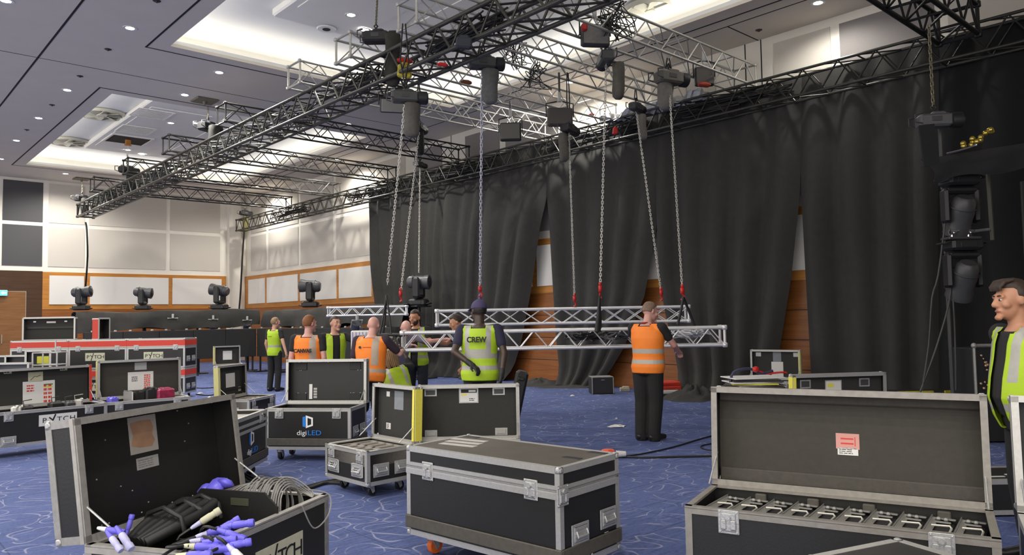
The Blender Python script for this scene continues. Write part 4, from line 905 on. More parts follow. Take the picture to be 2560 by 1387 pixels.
for i, (x, y, lb, s, ya, tl, pn) in enumerate([(203, 782, 'moving light on the draped beam, below the end of the long truss', 1.15, .1, 1.5, 1), (357, 776, 'moving light on the draped beam, second from the door', 1.15, .15, 1.7, 1), (549, 775, 'tall moving light on the draped beam, in front of the white pillar', 1.35, -.1, 1.4, -1), (776, 768, 'tall moving light on the draped beam, in front of the orange framed boards', 1.45, .1, 1.5, -1), (1047, 764, 'moving light at the end of the draped beam, in front of the widest drape', 1.4, -.2, 1.6, 1)]):
    q = bz(x, y) if x < 700 else (onx(x, y, 11.35) if x < 1000 else at(x, y, 20.5))
    moving_head(lb, (q.x, q.y, zt+.05) if x < 1000 else q, -YAW+ya, tl, s*.92, pan=PI/2*pn)
t = thing('support_stand', 'black stand carrying the last moving light before the widest drape', 'stand', (at(1047, 764, 20.5).x, at(1047, 764, 20.5).y, 0))
zz = at(1047, 764, 20.5).z; b = MB(); b.bar((0, 0, 0), (0, 0, zz-.03), .05, 10); b.build('pole', TRB, t, 40); b = MB(); b.bbox((0, 0, zz-.02), (.5, .5, .04), .01); b.build('top_plate', PLB, t); b = MB(); b.bbox((0, 0, .02), (.7, .7, .04), .01); b.build('base', PLB, t)
for (x, y), lb, s in [((432, 795), 'small spotlight hanging under the draped beam, nearer the door', 1.0), ((533, 798), 'small spotlight hanging under the draped beam in the middle', 1.0), ((618, 800), 'silvery spotlight hanging under the draped beam, above the slim person', 1.0), ((893, 800), 'spotlight hanging under the short silver truss', .9)]:
    q = ony(x, y, BY-.34) if x < 800 else at(x, y, 18.4)
    t = thing('hanging_spotlight', lb, 'stage light', q, -YAW+.4, 'spotlights under the far beam')
    M = Matrix.Rotation(.9, 4, 'X'); b = MB(); b.lathe([(.001, -.2), (.09, -.2), (.11, -.1), (.11, .12), (.14, .2), (.001, .19)], 16, (0, 0, -.32*s), M @ Matrix.Scale(s, 4)); b.build('lamp_housing', PLG, t, 40)
    b = MB(); b.tube([(-.14*s, .2*s, -.2*s), (-.14*s, 0, 0), (.14*s, 0, 0), (.14*s, .2*s, -.2*s)], .016, 6); b.bbox((0, 0, .06), (.07, .06, .14), .01); b.build('yoke', STEEL, t)
# dark screen panels under the beam
SCR = mat('dark_screen_face', (.020, .0195, .018), .55, 0, .2, 40)
ordn = ['first', 'second', 'third', 'fourth', 'fifth', 'sixth']
def screens(A, B, n, where):
    d = (B-A)/n; w = d.length; yw = math.atan2(d.y, d.x)
    for i in range(n):
        zb, z2 = .5, 1.40; c = A+d*(i+.5)
        t = thing('screen_panel', ordn[i]+' dark screen panel '+where, 'screen', c, yw, 'dark screen panels in two rows')
        b = MB(); b.bbox((0, 0, (zb+z2)/2), (w-.012, .08, z2-zb), .008); b.build('screen_face', SCR, t)
        for sx in (-1, 1):
            b = MB(); b.bbox((sx*(w/2-.1), .03, zb/2), (.05, .05, zb), .006); b.bbox((sx*(w/2-.1), .1, .02), (.06, .5, .04), .006); b.build('support_leg', PLB, t)
            b = MB(); b.bbox((sx*.3*w, 0, z2+.02), (.07, .05, .05), .01); b.build('rigging_bracket', STEEL, t)
screens(BA+V((.1, -.8, 0)), BC+V((-.35, -.8, 0)), 5, 'in the far row, counted from the door')
screens(BC+V((-.35, -.95, 0)), BE+V((-.55, .2, 0)), 6, 'in the row beside the widest drape, counted from the far end')
# ---- light tower at the dark end
tp = at(2415, 470, 9.35); zf = tp.z
t = thing('light_tower', 'dark tower frame carrying two moving lights in the black corner', 'tower', (tp.x, tp.y, 0), -YAW)
b = MB()
for x in (-.22,): b.bar((x, .12, 0), (x, .12, 4.1), .024, 8)
b.build('upright', PLG, t, 40)
b = MB(); z1 = at(2470, 583, 9.35).z; b.bar((-.2, .1, z1), (.36, .1, z1+.06), .018, 8); b.build('cross_bar', ALU_D, t, 40)
b = MB(); b.bar((.36, .1, z1-.08), (.34, .1, z1+1.05), .026, 8); b.build('side_pole', mat('olive_pole', (.11, .11, .085), .5, .3), t, 40)
zb_ = at(2330, 402, 9.0).z; zc_ = at(2630, 356, 9.0).z; b = MB(); b.bar((-.4, -.12, zb_), (1.05, -.12, zc_), .03, 8); b.bar((-.22, .12, zb_+.02), (-.22, -.14, zb_+.02), .025, 8); b.build('top_bar', TRB, t, 40); b = MB(); b.bar((1.05, -.12, 0), (1.05, -.12, zc_), .03, 8); b.build('side_pole', TRB, t, 40)
b = MB(); b.bbox((-.2, .1, .02), (.5, .5, .04), .01); b.build('base_plate', PLB, t)
moving_head('upper moving light hanging on the light tower', at(2397, 437, 9.2), -YAW, -.5, 1.0, True)
moving_head('lower moving light hanging on the light tower', at(2404, 598, 9.2), -YAW, -.55, 1.0, True)
for (x, y), lb in [((2396, 444), 'silvery clamp plate above the upper moving light of the tower'), ((2402, 590), 'shiny double clamp above the lower moving light of the tower')]:
    q = at(x, y, 9.15); t = thing('clamp', lb, 'clamp', q, -YAW); b = MB(); b.bbox((0, 0, -.03), (.40, .2, .03), .01); b.build('plate', PLG, t); b = MB()
    for sx in (-.1, .1): b.lathe([(.018, -.03), (.04, -.03), (.04, .03), (.018, .03)], 12, (sx, 0, .05), None, Matrix.Rotation(PI/2, 3, 'Y'), True); b.bbox((sx, 0, .0), (.05, .05, .05), .01); b.bar((sx, -.03, .03), (sx+.02, -.1, .06), .008)
    b.build('coupler', CHR, t, 40)
b = MB(); n, k = 26, 8; vs = []; fs = []
for i in range(n+1):
    for j in range(k+1):
        u, v = i/n, j/k; q = at(2312+(2640-2312)*u, 0, 9.0)
        zt_ = at(2312, 392, 9.0).z + (at(2640, 340, 9.0).z-at(2312, 392, 9.0).z)*u; h = .36-.04*math.sin(u*9)
        q = V((q.x, q.y, 0)) + HF*(-.1*math.sin(PI*v)*(1+.4*math.sin(u*14+2*v))+.25*(1-v)); vs.append((q.x, q.y, zt_-h*v+.05*math.sin(u*PI)*v))
for i in range(n):
    for j in range(k): a = i*(k+1)+j; fs.append((a, a+1, a+k+2, a+k+1))
b.add(vs, fs); o = b.build('bar_drape', mat('charcoal_drape', (.020, .020, .022), .9, 0, .2, 9), None, 180); o.modifiers.new('s', 'SOLIDIFY').thickness = .008
tag(o, 'sagging charcoal cloth over the bar above the light tower', 'cloth')
q = at(2325, 345, 9.0); b = MB(); b.prism([(-.08, 0), (.1, .03), (.06, .52), (-.12, .5)], 0, .03, Matrix.Translation(at(2325, 418, 9.0)) @ Matrix.Rotation(-YAW, 4, 'Z') @ Matrix.Rotation(PI/2, 4, 'X')); tag(b.build('bar_drape', mat('charcoal_drape', (.03,)*3), None), 'narrow charcoal cloth end hanging below the tower hoist', 'cloth')
b = MB(); q = at(2440, 350, 8.98)
rnd = random.Random(2)
for i in range(14): u_ = rnd.uniform(-.17, .17); b.sphere(q+HR*u_+V((0, 0, .45*u_+rnd.uniform(-.045, .045)))+HF*rnd.uniform(-.05, .05), .034, 10, 7)
tag(b.build('brass_fittings', mat('brass', (.62, .48, .10), .25, .85, .2, 30), None, 60), 'cluster of round brass fittings on the cloth above the light tower', 'fittings', None, 'stuff')
b = MB(); b.tube(smoothpath([at(2366, 384, 8.8), at(2390, 378, 8.8), at(2420, 370, 8.8), at(2440, 362, 8.8)]), [.012]*9+[.02], 6); tag(b.build('polished_bar', CHR, None, 60), 'curved polished metal bar lying on the charcoal cloth', 'bar')
for pts, lb in [([(2372, 450), (2362, 560), (2345, 690), (2330, 745), (2322, 860), (2305, 975)], 'black cable falling from the tower cloth with a pale joint'), ([(2378, 690), (2372, 760), (2340, 870), (2300, 980)], 'black cable slanting down from the lower moving light'), ([(2380, 700), (2386, 800), (2388, 860), (2390, 975)], 'black cable hanging straight below the lower moving light')]:
    b = MB(); b.tube(smoothpath([at(x, y, 9.2) for x, y in pts]), .012, 6); tag(b.build('hanging_cable', mat('satin_cable', (.05, .05, .05), .4), None, 60), lb, 'cable')
q = at(2583, 452, 8.6); b = MB(); b.bbox((0, 0, 0), (.3, .03, q.z), .01); q.z /= 2; tag(b.build('grey_board', mat('grey_green_board', (.022, .024, .02), .8), None, None, q, (0, 0, -YAW)), 'tall dull grey green board edge beside the man with dark hair', 'board')
# ================================================================ FLIGHT CASES
def corner_mesh():
    b = MB(); b.sphere((0, 0, 0), .023, 10, 7); b.bbox((0, 0, 0), (.042, .042, .042), .012); return b.mesh('ball_corner', STEEL, 40)
def latch_mesh():
    b = MB(); b.bbox((0, 0, 0), (.105, .008, .12), .003)
    b.bbox((0, -.006, 0), (.075, .008, .09), .003)
    for sx in (-1, 1): b.bbox((sx*.024, -.012, -.012), (.03, .01, .05), .004)
    b.lathe([(.001, -.006), (.013, -.006), (.013, .006), (.001, .006)], 10, (0, -.013, .026), None, Matrix.Rotation(PI/2, 3, 'X'))
    for sx in (-.042, .042):
        for sz in (-.05, .05): b.sphere((sx, -.005, sz), .005, 6, 4)
    return b.mesh('latch', STEEL, 30)
def handle_mesh():
    b = MB(); b.bbox((0, -.003, 0), (.17, .008, .12), .003)
    b.bbox((0, -.009, 0), (.13, .006, .085), .003)
    b.tube([(-.05, -.012, .02), (-.05, -.024, -.012), (.05, -.024, -.012), (.05, -.012, .02)], .007, 6)
    for i in range(4): b.bbox((0, -.013, -.03+i*.02), (.11, .003, .006), .001)
    return b.mesh('recessed_handle', STEEL, 30)
def castor_meshes(wm):
    a = MB(); a.bbox((0, 0, -.006), (.10, .085, .012), .003); a.bbox((0, 0, -.03), (.05, .05, .04), .01)
    for sx in (-1, 1): a.prism([(-.028, -.02), (.028, -.02), (.036, -.085), (.012, -.1)], -.003, .003, Matrix.Translation((sx*.026, 0, 0)) @ Matrix.Rotation(PI/2, 4, 'Z') @ Matrix.Rotation(PI/2, 4, 'X'))
    w = MB(); w.lathe([(.014, -.018), (.046, -.018), (.05, -.01), (.05, .01), (.046, .018), (.014, .018)], 18, (0, .022, -.078), None, Matrix.Rotation(PI/2, 3, 'Y'), True); w.lathe([(.001, -.02), (.016, -.02), (.016, .02), (.001, .02)], 10, (0, .022, -.078), None, Matrix.Rotation(PI/2, 3, 'Y'))
    return a.mesh('castor', STEEL, 30), w.mesh('wheel', wm, 40)
def edges_mb(L, W, z0, z1, y0=None, top=True, bot=True, vert=True, t=.032, p=.004):
    """aluminium angle along the edges of a box: x in +-L/2, y in y0..y0+W"""
    b = MB(); ya = -W/2 if y0 is None else y0; yb = ya+W; xa, xb = -L/2, L/2
    def ex(y, z, sy, sz): b.bx(xa-p, xb+p, min(y+sy*p, y-sy*t), max(y+sy*p, y-sy*t), min(z+sz*p, z), max(z+sz*p, z)); b.bx(xa-p, xb+p, min(y, y+sy*p), max(y, y+sy*p), min(z, z-sz*t), max(z, z-sz*t))
    def ey(x, z, sx, sz): b.bx(min(x+sx*p, x-sx*t), max(x+sx*p, x-sx*t), ya, yb, min(z+sz*p, z), max(z+sz*p, z)); b.bx(min(x, x+sx*p), max(x, x+sx*p), ya, yb, min(z, z-sz*t), max(z, z-sz*t))
    def ez(x, y, sx, sy): b.bx(min(x+sx*p, x-sx*t), max(x+sx*p, x-sx*t), min(y, y+sy*p), max(y, y+sy*p), z0, z1); b.bx(min(x, x+sx*p), max(x, x+sx*p), min(y, y-sy*t), max(y, y-sy*t), z0, z1)
    for use, z, sz in ((bot, z0, -1), (top, z1, 1)):
        if use:
            ex(ya, z, -1, sz); ex(yb, z, 1, sz); ey(xa, z, -1, sz); ey(xb, z, 1, sz)
    if vert:
        for sx, x in ((-1, xa), (1, xb)):
            for sy, y in ((-1, ya), (1, yb)): ez(x, y, sx, sy)
    return b
def rimmed(L, W, z, y0=None, t=.03, h=.03):                # open rim: four flat bars on the wall tops
    b = MB(); ya = -W/2 if y0 is None else y0; yb = ya+W; xa, xb = -L/2, L/2; p = .005
    for y, s in ((ya, -1), (yb, 1)): b.bx(xa-p, xb+p, min(y+s*p, y-s*t), max(y+s*p, y-s*t), z-.004, z+.008); b.bx(xa-p, xb+p, min(y, y+s*p), max(y, y+s*p), z-h, z)
    for x, s in ((xa, -1), (xb, 1)): b.bx(min(x+s*p, x-s*t), max(x+s*p, x-s*t), ya, yb, z-.004, z+.008); b.bx(min(x, x+s*p), max(x, x+s*p), ya, yb, z-h, z)
    return b
def shell(L, W, z0, z1, th=.012, y0=None, openz=1):          # five-sided box with real wall thickness
    b = MB(); ya = -W/2 if y0 is None else y0; yb = ya+W; xa, xb = -L/2, L/2
    b.bx(xa, xb, ya, ya+th, z0, z1); b.bx(xa, xb, yb-th, yb, z0, z1); b.bx(xa, xa+th, ya+th, yb-th, z0, z1); b.bx(xb-th, xb, ya+th, yb-th, z0, z1)
    if openz == 1: b.bx(xa+th, xb-th, ya+th, yb-th, z0, z0+th)
    else: b.bx(xa+th, xb-th, ya+th, yb-th, z1-th, z1)
    return b
def case(label, pA, pB, zr, W, edge='back', zb=.13, L=None, lid=None, ld=.12, skid=False, band=None, inner=None, lining=None, group=None, wheel=RUB, trim=ALU, latches=2, castors=True, handles='fs', z0=0., cat='flight case', toplam=None, rimm=None, lidm=None):
    A, B = (onz(*pA, zr), onz(*pB, zr)) if len(pA) == 2 else (V(pA), V(pB))
    d = B-A; d.z = 0; LL = L or d.length; d.normalize(); yaw = math.atan2(d.y, d.x); n = V((d.y, -d.x, 0))
    A = V((A.x, A.y, 0)); mid = A+d*(LL/2) + n*(W/2)*(1 if edge == 'back' else -1); L = LL
    t = thing('flight_case', label, cat, (mid.x, mid.y, z0), yaw, group); t['_L'] = L; zt = zr-z0; zb = zb
    closed = lid == 'closed'; zbody = zt-ld if closed else zt
    b = shell(L, W, zb, zbody) if not closed else MB().bx(-L/2, L/2, -W/2, W/2, zb, zbody); b.build('body', LAM, t)
    if not closed:
        b = MB(); e = .013; b.bx(-L/2+e, L/2-e, -W/2+e, W/2-e, zb+e, zb+.03); b.build('lining', inner or LAMI, t)
    edges_mb(L, W, zb, zbody, top=False).build('edge_trim', trim, t)
    rimmed(L, W, zbody).build('rim_trim', rimm or trim, t)
    if skid:
        b = MB()
        for sy in (-1, 1): b.bbox((0, sy*(W/2+.006), zb+.085), (L+.026, .018, .085), .006)
        for sx in (-1, 1): b.bbox((sx*(L/2+.006), 0, zb+.085), (.018, W, .085), .006)
        b.build('skid_board', SKID, t)
    cm = cached('corner', corner_mesh)
    for sx in (-1, 1):
        for sy in (-1, 1): link('ball_corner', cm, t, (sx*(L/2-.012), sy*(W/2-.012), zb+.012))
    lm = cached('latch', latch_mesh); hm = cached('handle', handle_mesh)
    for i in range(latches):
        x = (-.34+.68*i/(max(1, latches-1)))*L if latches > 1 else 0
        link('latch', lm, t, (x, -W/2-.006, zbody-(.05 if not closed else .0)))
    hz = zb+(zbody-zb)*.42
    if 'f' in handles:
        for sx in (-1, 1): link('recessed_handle', hm, t, (sx*L*.3, -W/2-.004, hz))
    if 's' in handles:
        for sx in (-1, 1):
            for sy in ((-.22, .22) if W > .5 else (0,)): link('recessed_handle', hm, t, (sx*(L/2+.004), sy*W, hz), (0, 0, sx*PI/2))
    if castors:
        ca, cw = cached('castor'+wheel.name, lambda: castor_meshes(wheel)); s = zb/.13
        for sx in (-1, 1):
            for sy in (-1, 1):
                c = link('castor', ca, t, (sx*(L/2-.12), sy*(W/2-.11), zb)); c.scale = (s, s, s); link('wheel', cw, c)
    lo = None
    if lid is not None:
        b = shell(L, W, 0, ld, .012, -W, -1)
        th = 0 if closed else math.radians(lid)
        lo = b.build('lid', lidm or LAM, t, None, (0, W/2, zbody+(.014 if closed else .012)), (-th, 0, 0))
        edges_mb(L, W, 0, ld, -W, bot=False).build('lid_edge_trim', trim, lo)
        rimmed(L, W, 0, -W, .028, -.03).build('lid_rim', rimm or trim, lo)
        if not closed:
            b = MB(); b.bx(-L/2+.014, L/2-.014, -W+.014, -.014, ld-.02, ld-.012); b.build('lid_lining', lining or LAMI, lo)
            for sx in (-1, 1): b = MB(); b.bar((sx*(L/2-.02), -.18, .03), (sx*(L/2-.02), -.02, -.16), .005); b.build('lid_stay', STEEL, lo)
        else:
            b = MB(); b.bx(-L/2+.03, L/2-.03, -W+.03, -.03, ld, ld+.002); b.build('lid_top_panel', toplam or LAMT, lo)
        for sx in (-1, 1):
            for y in (-W+.012, -.012): link('ball_corner', cm, lo, (sx*(L/2-.012), y, ld-.012))
        if band:
            b = MB(); q = .006; h0, h1 = (.02, ld-.03)
            b.bx(-L/2-q, L/2+q, -W-q, -W, h0, h1); b.bx(-L/2-q, L/2+q, 0, q, h0, h1); b.bx(-L/2-q, -L/2, -W, 0, h0, h1); b.bx(L/2, L/2+q, -W, 0, h0, h1)
            b.build('red_band', band, lo)
    return t, lo, dict(L=L, W=W, zb=zb, zt=zbody, ld=ld, yaw=yaw, mid=mid, z0=z0, d=d, n=n)
def plate(parent, name, x, z, w, h, m, y, t=.003, rot=None):  # thin sheet on a front (-y) face
    b = MB(); b.bx(-w/2, w/2, -t, 0, -h/2, h/2); return b.build(name, m, parent, None, (x, y, z), rot)
def lid_sheet(lo, g, name, x, v, w, h, m, k=0, tilt=0):      # sheet on the lid's lining; v: 0 at the hinge, 1 at the free edge
    b = MB(); b.bx(-w/2, w/2, -h/2, h/2, -.002, 0); o = b.build(name, m, lo, None, (x, -g['W']*v, g['ld']-.0205-.002*k), (0, 0, tilt)); return o
def ruled(parent, w, h, rows, m, name='printing', cols=1, fill=.8, seed=0, dz=-.003, x0=0, y0=0, rh=.45):
    rnd = random.Random(seed); b = MB()                       # rows of printed bars on a sheet (local xy, printed side towards -z)
    for i in range(rows):
        y = y0+h*(.5-(i+.5)/rows)
        for c in range(cols):
            x = x0-w/2+w*c/cols; cw = w/cols*fill
            k = 0
            while k < cw-.004:
                q = min(rnd.uniform(.012, .04), cw-k); b.bx(x+k, x+k+q*.8, y-h/rows*rh/2, y+h/rows*rh/2, dz, -.002); k += q
    return b.build(name, m, parent)
def world_of(t, g, x, y, z): return V((g['mid'].x, g['mid'].y, g['z0'])) + g['d']*x - g['n']*y + V((0, 0, z))
def sign_pytch(parent, x, y, z, w, h, rz=0.):
    p = plate(parent, 'name_sign', x, z, w, h, PAPY if h > .15 else PAP, y)
    s = h*.62
    for ch, u in (('P', -.36), ('T', .03), ('C', .2), ('H', .38)):
        text('letter', ch, s, INK, p, (u*w, -.0042, -h*.02), (PI/2, 0, 0), .001, sx=1.15)
    b = MB()
    def stroke(a, c, r): a = V((a[0]*w, -.0045, a[1]*h)); c = V((c[0]*w, -.0045, c[1]*h)); dd = (c-a).normalized(); e = V((dd.z, 0, -dd.x))*r; b.add([a-e, a+e, c+e, c-e], [(0, 1, 2, 3)])
    stroke((-.07, .48), (-.2, -.48), .02*w); stroke((-.24, .24), (-.155, .0), .018*w)
    b.build('letter', INK, p); return p
def logo_led(parent, x, y, z, s):
    b = MB(); q = .003
    b.prism([(-.5, -.42), (-.22, -.5), (-.22, .5), (-.5, .42)], 0, q, Matrix.Translation((x, y, z)) @ Matrix.Rotation(PI/2, 4, 'X') @ Matrix.Scale(s, 4)); b.build('logo_bar', LOGB, parent)
    b = MB(); o = [(-.18, .58), (.5, .36), (.5, -.36), (-.18, -.58)]; i = [(-.02, .36), (.34, .24), (.34, -.24), (-.02, -.36)]
    vs = [V((a*s, 0, c*s)) for a, c in o+i]; vs = [p+V((x, y-q*s*4, z)) for p in vs]+[p+V((x, y, z)) for p in vs]
    fs = []
    for k in range(4): j = (k+1) % 4; fs += [(k, j, 4+j, 4+k), (8+k, 8+j, 12+j, 12+k), (k, j, 8+j, 8+k), (4+k, 4+j, 12+j, 12+k)]
    b.add(vs, fs); b.build('logo_letter', LOGW, parent)
    text('logo_text', 'digi', s*.62, LOGW, parent, (x-s*.08, y-.004, z-s*1.02), (PI/2, 0, 0), .001, 'RIGHT', 1.15)
    text('logo_text', 'LED', s*.62, LOGB, parent, (x-s*.02, y-.004, z-s*1.02), (PI/2, 0, 0), .001, 'LEFT', 1.25)
# ---- C1 open case of cables in the near corner
t1, l1, g1 = case('big open flight case full of blue plugs and cables, stained paper inside its lid', (216, 1364), (612, 1225), .62, .55, lid=98, ld=.17, trim=ALU_D, rimm=mat('dull_rim_aluminium', (.42, .40, .36), .5, .4, .25, 30), latches=0, handles='s', lining=LAM)
p = lid_sheet(l1, g1, 'stained_paper', -.01*g1['L'], .76, .19, .19, mat('stained_paper', (.50, .46, .40), .7, 0, .1, 5))
b = MB(); b.prism([(-.085, -.065), (-.02, -.072), (.055, -.07), (.07, -.03), (.06, .01), (.075, .04), (.05, .07), (-.03, .066), (-.088, .05), (-.07, .0)], -.0035, -.002); b.build('tea_stain', mat('brown_stain', (.50, .29, .17), .7, 0, .35, 12), p)
p = lid_sheet(l1, g1, 'printed_label', .0, .49, .15, .06, mat('grey_label', (.40, .39, .37), .6), 0); ruled(p, .13, .045, 4, mat('faint_print', (.25, .22, .21), .6), seed=3)
b = MB()
rnd = random.Random(4)
for i in range(34): b.sphere((rnd.uniform(-.48, .48)*g1['L'], -g1['W']*rnd.choice([rnd.uniform(.04, .96), .05, .95]), g1['ld']-.021), .0045, 6, 4)
b.build('rivet', STEEL, l1)
pt = plate(t1, 'name_sign_holder', .10, g1['zt']-.21, .4, .17, PAPY, -g1['W']/2-.001); pt.name = 'name_sign'
for ch, u in (('P', -.36), ('T', .03), ('C', .2), ('H', .38)): text('letter', ch, .115, INK, pt, (u*.4, -.0042, 0), (PI/2, 0, 0), .001, sx=1.15)
b = MB(); b.add([(-.035, -.0045, .08), (-.02, -.0045, .08), (-.075, -.0045, -.08), (-.09, -.0045, -.08)], [(0, 1, 2, 3)]); b.add([(-.1, -.0045, .045), (-.085, -.0045, .045), (-.05, -.0045, .0), (-.065, -.0045, .0)], [(0, 1, 2, 3)]); b.build('letter', INK, pt)
b = MB(); L, W = g1['L'], g1['W']
b.prism([(-W/2+.02, -.16), (W/2-.02, -.16), (W/2-.02, .06), (W/2-.06, .11), (-W/2+.1, .11), (-W/2+.02, .04)], -.006, .006, Matrix.Translation((L*.10, 0, g1['zt']-.0)) @ Matrix.Rotation(PI/2, 4, 'Z') @ Matrix.Rotation(PI/2, 4, 'X'))
b.build('divider_board', LAM, t1)
b = MB(); b.bbox((L*.10-.0065, -.03, g1['zt']+.055), (.004, .11, .04), .012); b.build('hand_hole', mat('hand_hole_shadow', (.05, .055, .03), .7), t1)
def C1(x, y, z): return world_of(t1, g1, x, y, g1['zt']+z)
b = MB()
b.bbox((-L*.06, .02, g1['zt']-.32), (L*.8, W*.9, .3), .03); tag(b.build('cable_pile', mat('dark_cable_pile', (.012, .012, .012), .6, 0, .4, 20, .6), None, None), 'dark mass of coiled cable filling the open case with the stained paper', 'cables', None, 'stuff')
bpy.data.objects['cable_pile'].location = (g1['mid'].x, g1['mid'].y, 0); bpy.data.objects['cable_pile'].rotation_euler = (0, 0, g1['yaw'])
rnd = random.Random(21)
for i in range(5):                                             # thick black snakes strapped together
    o = (i-2)*.045; b = MB(); b.tube(smoothpath([C1(-L*.36, .14+o*.5, -.02), C1(-L*.25, .12+o, .025), C1(-L*.12, .10+o, .05+.012*(i % 3)), C1(-L*.02, .12+o, .07), C1(L*.06, .17+o*.5, .05)]), .026, 10)
    tag(b.build('thick_cable', RUB, None, 60), f'{["first", "second", "third", "fourth", "fifth"][i]} thick black strapped cable across the open cable case, counted from its near side', 'cable', 'thick cables in the near open case')
b = MB()
for x in (-.26, -.12, .0): b.tube([C1(x, .0, .0), C1(x-.01, .01, .07), C1(x, .12, .105), C1(x+.01, .22, .07), C1(x, .24, .0)], .012, 6)
tag(b.build('cable_strap', CAB, None, 60), 'black straps round the thick cables in the open cable case', 'strap')
def plug(label, c, dirv, m1, m2, s=1., tail=None):
    dirv = V(dirv).normalized(); R = dirv.to_track_quat('Z', 'Y').to_matrix(); t = thing('power_plug', label, 'plug', c, 0, 'plugs in the near open case')
    b = MB(); b.lathe([(.001, -.02), (.013, -.02), (.017, -.012), (.018, .03), (.016, .034), (.016, .05), (.019, .052), (.019, .075), (.016, .08), (.001, .08)], 14, (0, 0, 0), Matrix.Scale(s, 4), R); b.build('plug_body', m1, t, 40)
    b = MB(); b.lathe([(.001, -.07), (.007, -.07), (.010, -.06), (.0135, -.021), (.001, -.021)], 12, (0, 0, 0), Matrix.Scale(s, 4), R); b.build('strain_relief', m2, t, 40)
    if tail is not None:
        b = MB(); a = -dirv*.065*s; b.tube(smoothpath([a, a-dirv*.07+V((0, 0, -.01)), V(tail)-V(c)]), .0065, 6); b.build('cable_tail', CAB, t, 60)
tl = C1(-.26, -.10, -.03)
for i, (x, y, m1, m2, s, dr, lb) in enumerate([(560, 1318, BLU, BLU, 1.2, (1, .5, .5), 'topmost blue plug of the cluster by the case edge'), (592, 1312, BLU, BLU, 1.2, (1, .1, .1), 'blue plug pointing over the case edge'), (575, 1335, BLU, BLU, 1.2, (1, -.2, -.3), 'blue plug just below the one over the edge'), (530, 1330, BLU, LILA, 1.25, (1, .4, .2), 'blue plug with a pale tail amid the cluster'),
                                      (515, 1350, BLU, LILA, 1.25, (1, .2, .0), 'long blue plug near the middle of the cluster'), (545, 1352, BLU, BLU, 1.2, (1, .1, .05), 'blue plug lying low among the cluster'), (500, 1366, BLU, PAPY, 1.2, (1, .1, -.1), 'blue plug with a yellowish ring'), (535, 1372, BLU, BLU, 1.3, (1, 0, .05), 'big blue plug at the near side of the cluster'), (570, 1378, BLU, LILA, 1.2, (1, -.5, -.5), 'blue plug dropping over the near rim'),
                                      (480, 1388, BLU, PAPY, 1.2, (1, 0, 0), 'lowest blue plug of the cluster'), (585, 1362, BLU, BLU, 1.1, (1, .3, .1), 'small blue plug beside the rim'), (512, 1299, PAPY, LILA, 1.25, (1, .5, .6), 'khaki plug with a pale tail standing above the cluster'), (590, 1384, PAP, LILA, 1.2, (1, -.6, -.6), 'white plug at the near rim'),
                                      (275, 1325, BLU, PAP, 1.3, (1, 0, -.2), 'blue and white plug at the hinge corner of the case'), (283, 1350, LILA, BLU, 1.3, (.6, -.3, -.5), 'pale lilac plug below the hinge corner'), (308, 1342, LILA, BLU, 1.5, (.7, -.4, -.6), 'large pale plug with blue tip by the hinge corner'), (322, 1316, BLU, BLU, 1.1, (.2, .2, 1), 'single blue plug near the lid')]):
    z = .05+.035*((i*7) % 4)/3; q = onz(x, y, g1['zt']+z); dv = HR*dr[0]+HF*dr[1]+V((0, 0, dr[2]))
    plug(lb+' in the open cable case', q, dv, m1, m2, s*(.78 if x > 400 else .62), (tl+V((0, .02*(i % 5), 0))) if x > 400 else None)
b = MB()
for i in range(22):                                            # looped grey cable coil behind the divider
    a0 = i*.13; R = .105+.010*(i % 5); c = C1(L*.30+.004*(i % 7), -.05+.013*(i-11), -.085)
    pts = [c+g1['d']*(R*math.cos(a))+V((0, 0, .07+R*1.0*math.sin(a)))-g1['n']*(.022*math.sin(a+a0)) for a in [2*PI*k/40 for k in range(40)]]
    b.tube(pts, .0042, 5, closed=True)
tag(b.build('cable_coil', CABG, None, 60), 'coil of thin grey cable behind the divider of the open cable case', 'cable')
b = MB()
for i in range(6): b.tube(smoothpath([C1(L*.24, .2-.03*i, .03), C1(L*.33, .15-.03*i, .075+.006*i), C1(L*.41, .04-.03*i, .08+.006*i), C1(L*.46, -.1-.02*i, .03), C1(L*.44, -.22, .0)], 8), .0045, 5)
b.tube(smoothpath([C1(L*.38, -.22, .06), C1(L*.46, -.31, .015), C1(L*.42, -.335, -.08), C1(L*.3, -.325, -.12), C1(L*.22, -.31, .02)], 8), .004, 5)
tag(b.build('loose_cable', CABG, None, 60), 'loose grey wires looping over the corner of the open cable case', 'cable')
b = MB(); q = C1(L*.16, .17, .11); Rg = Matrix.Rotation(.6, 3, 'Z') @ Matrix.Rotation(-.5, 3, 'Y'); b.bbox(q, (.12, .10, .045), .018, None, Rg); b.bbox(q+HR*.05+V((0, 0, .015)), (.07, .10, .045), .018, None, Matrix.Rotation(.5, 3, 'Y')); b.bbox(q-HR*.06+V((0, 0, -.015)), (.08, .07, .035), .014, None, Rg); tag(b.build('work_glove', BLU, None, 60), 'blue glove lying on top of the divider in the open cable case', 'glove')
b = MB(); q = at(149, 1193, 3.45)
b.sphere(q, .012, 10, 7); b.tube([q, q+V((0, 0, -.17))], .0015, 5)
for k in range(5): b.sphere(q+V((0, 0, -.025-k*.02)), .005, 8, 6)
b.bbox(q+V((0, 0, -.15)), (.03, .02, .035), .006); b.tube([q+V((0, 0, -.17)), q+V((-.02, 0, -.2)), q+V((-.012, 0, -.215)), q+V((.004, 0, -.2)), q+V((0, 0, -.17))], .005, 6)
tag(b.build('case_fastener', STEEL, None, 50), 'thin silver bead chain and clip hanging behind the stained-paper lid', 'chain')
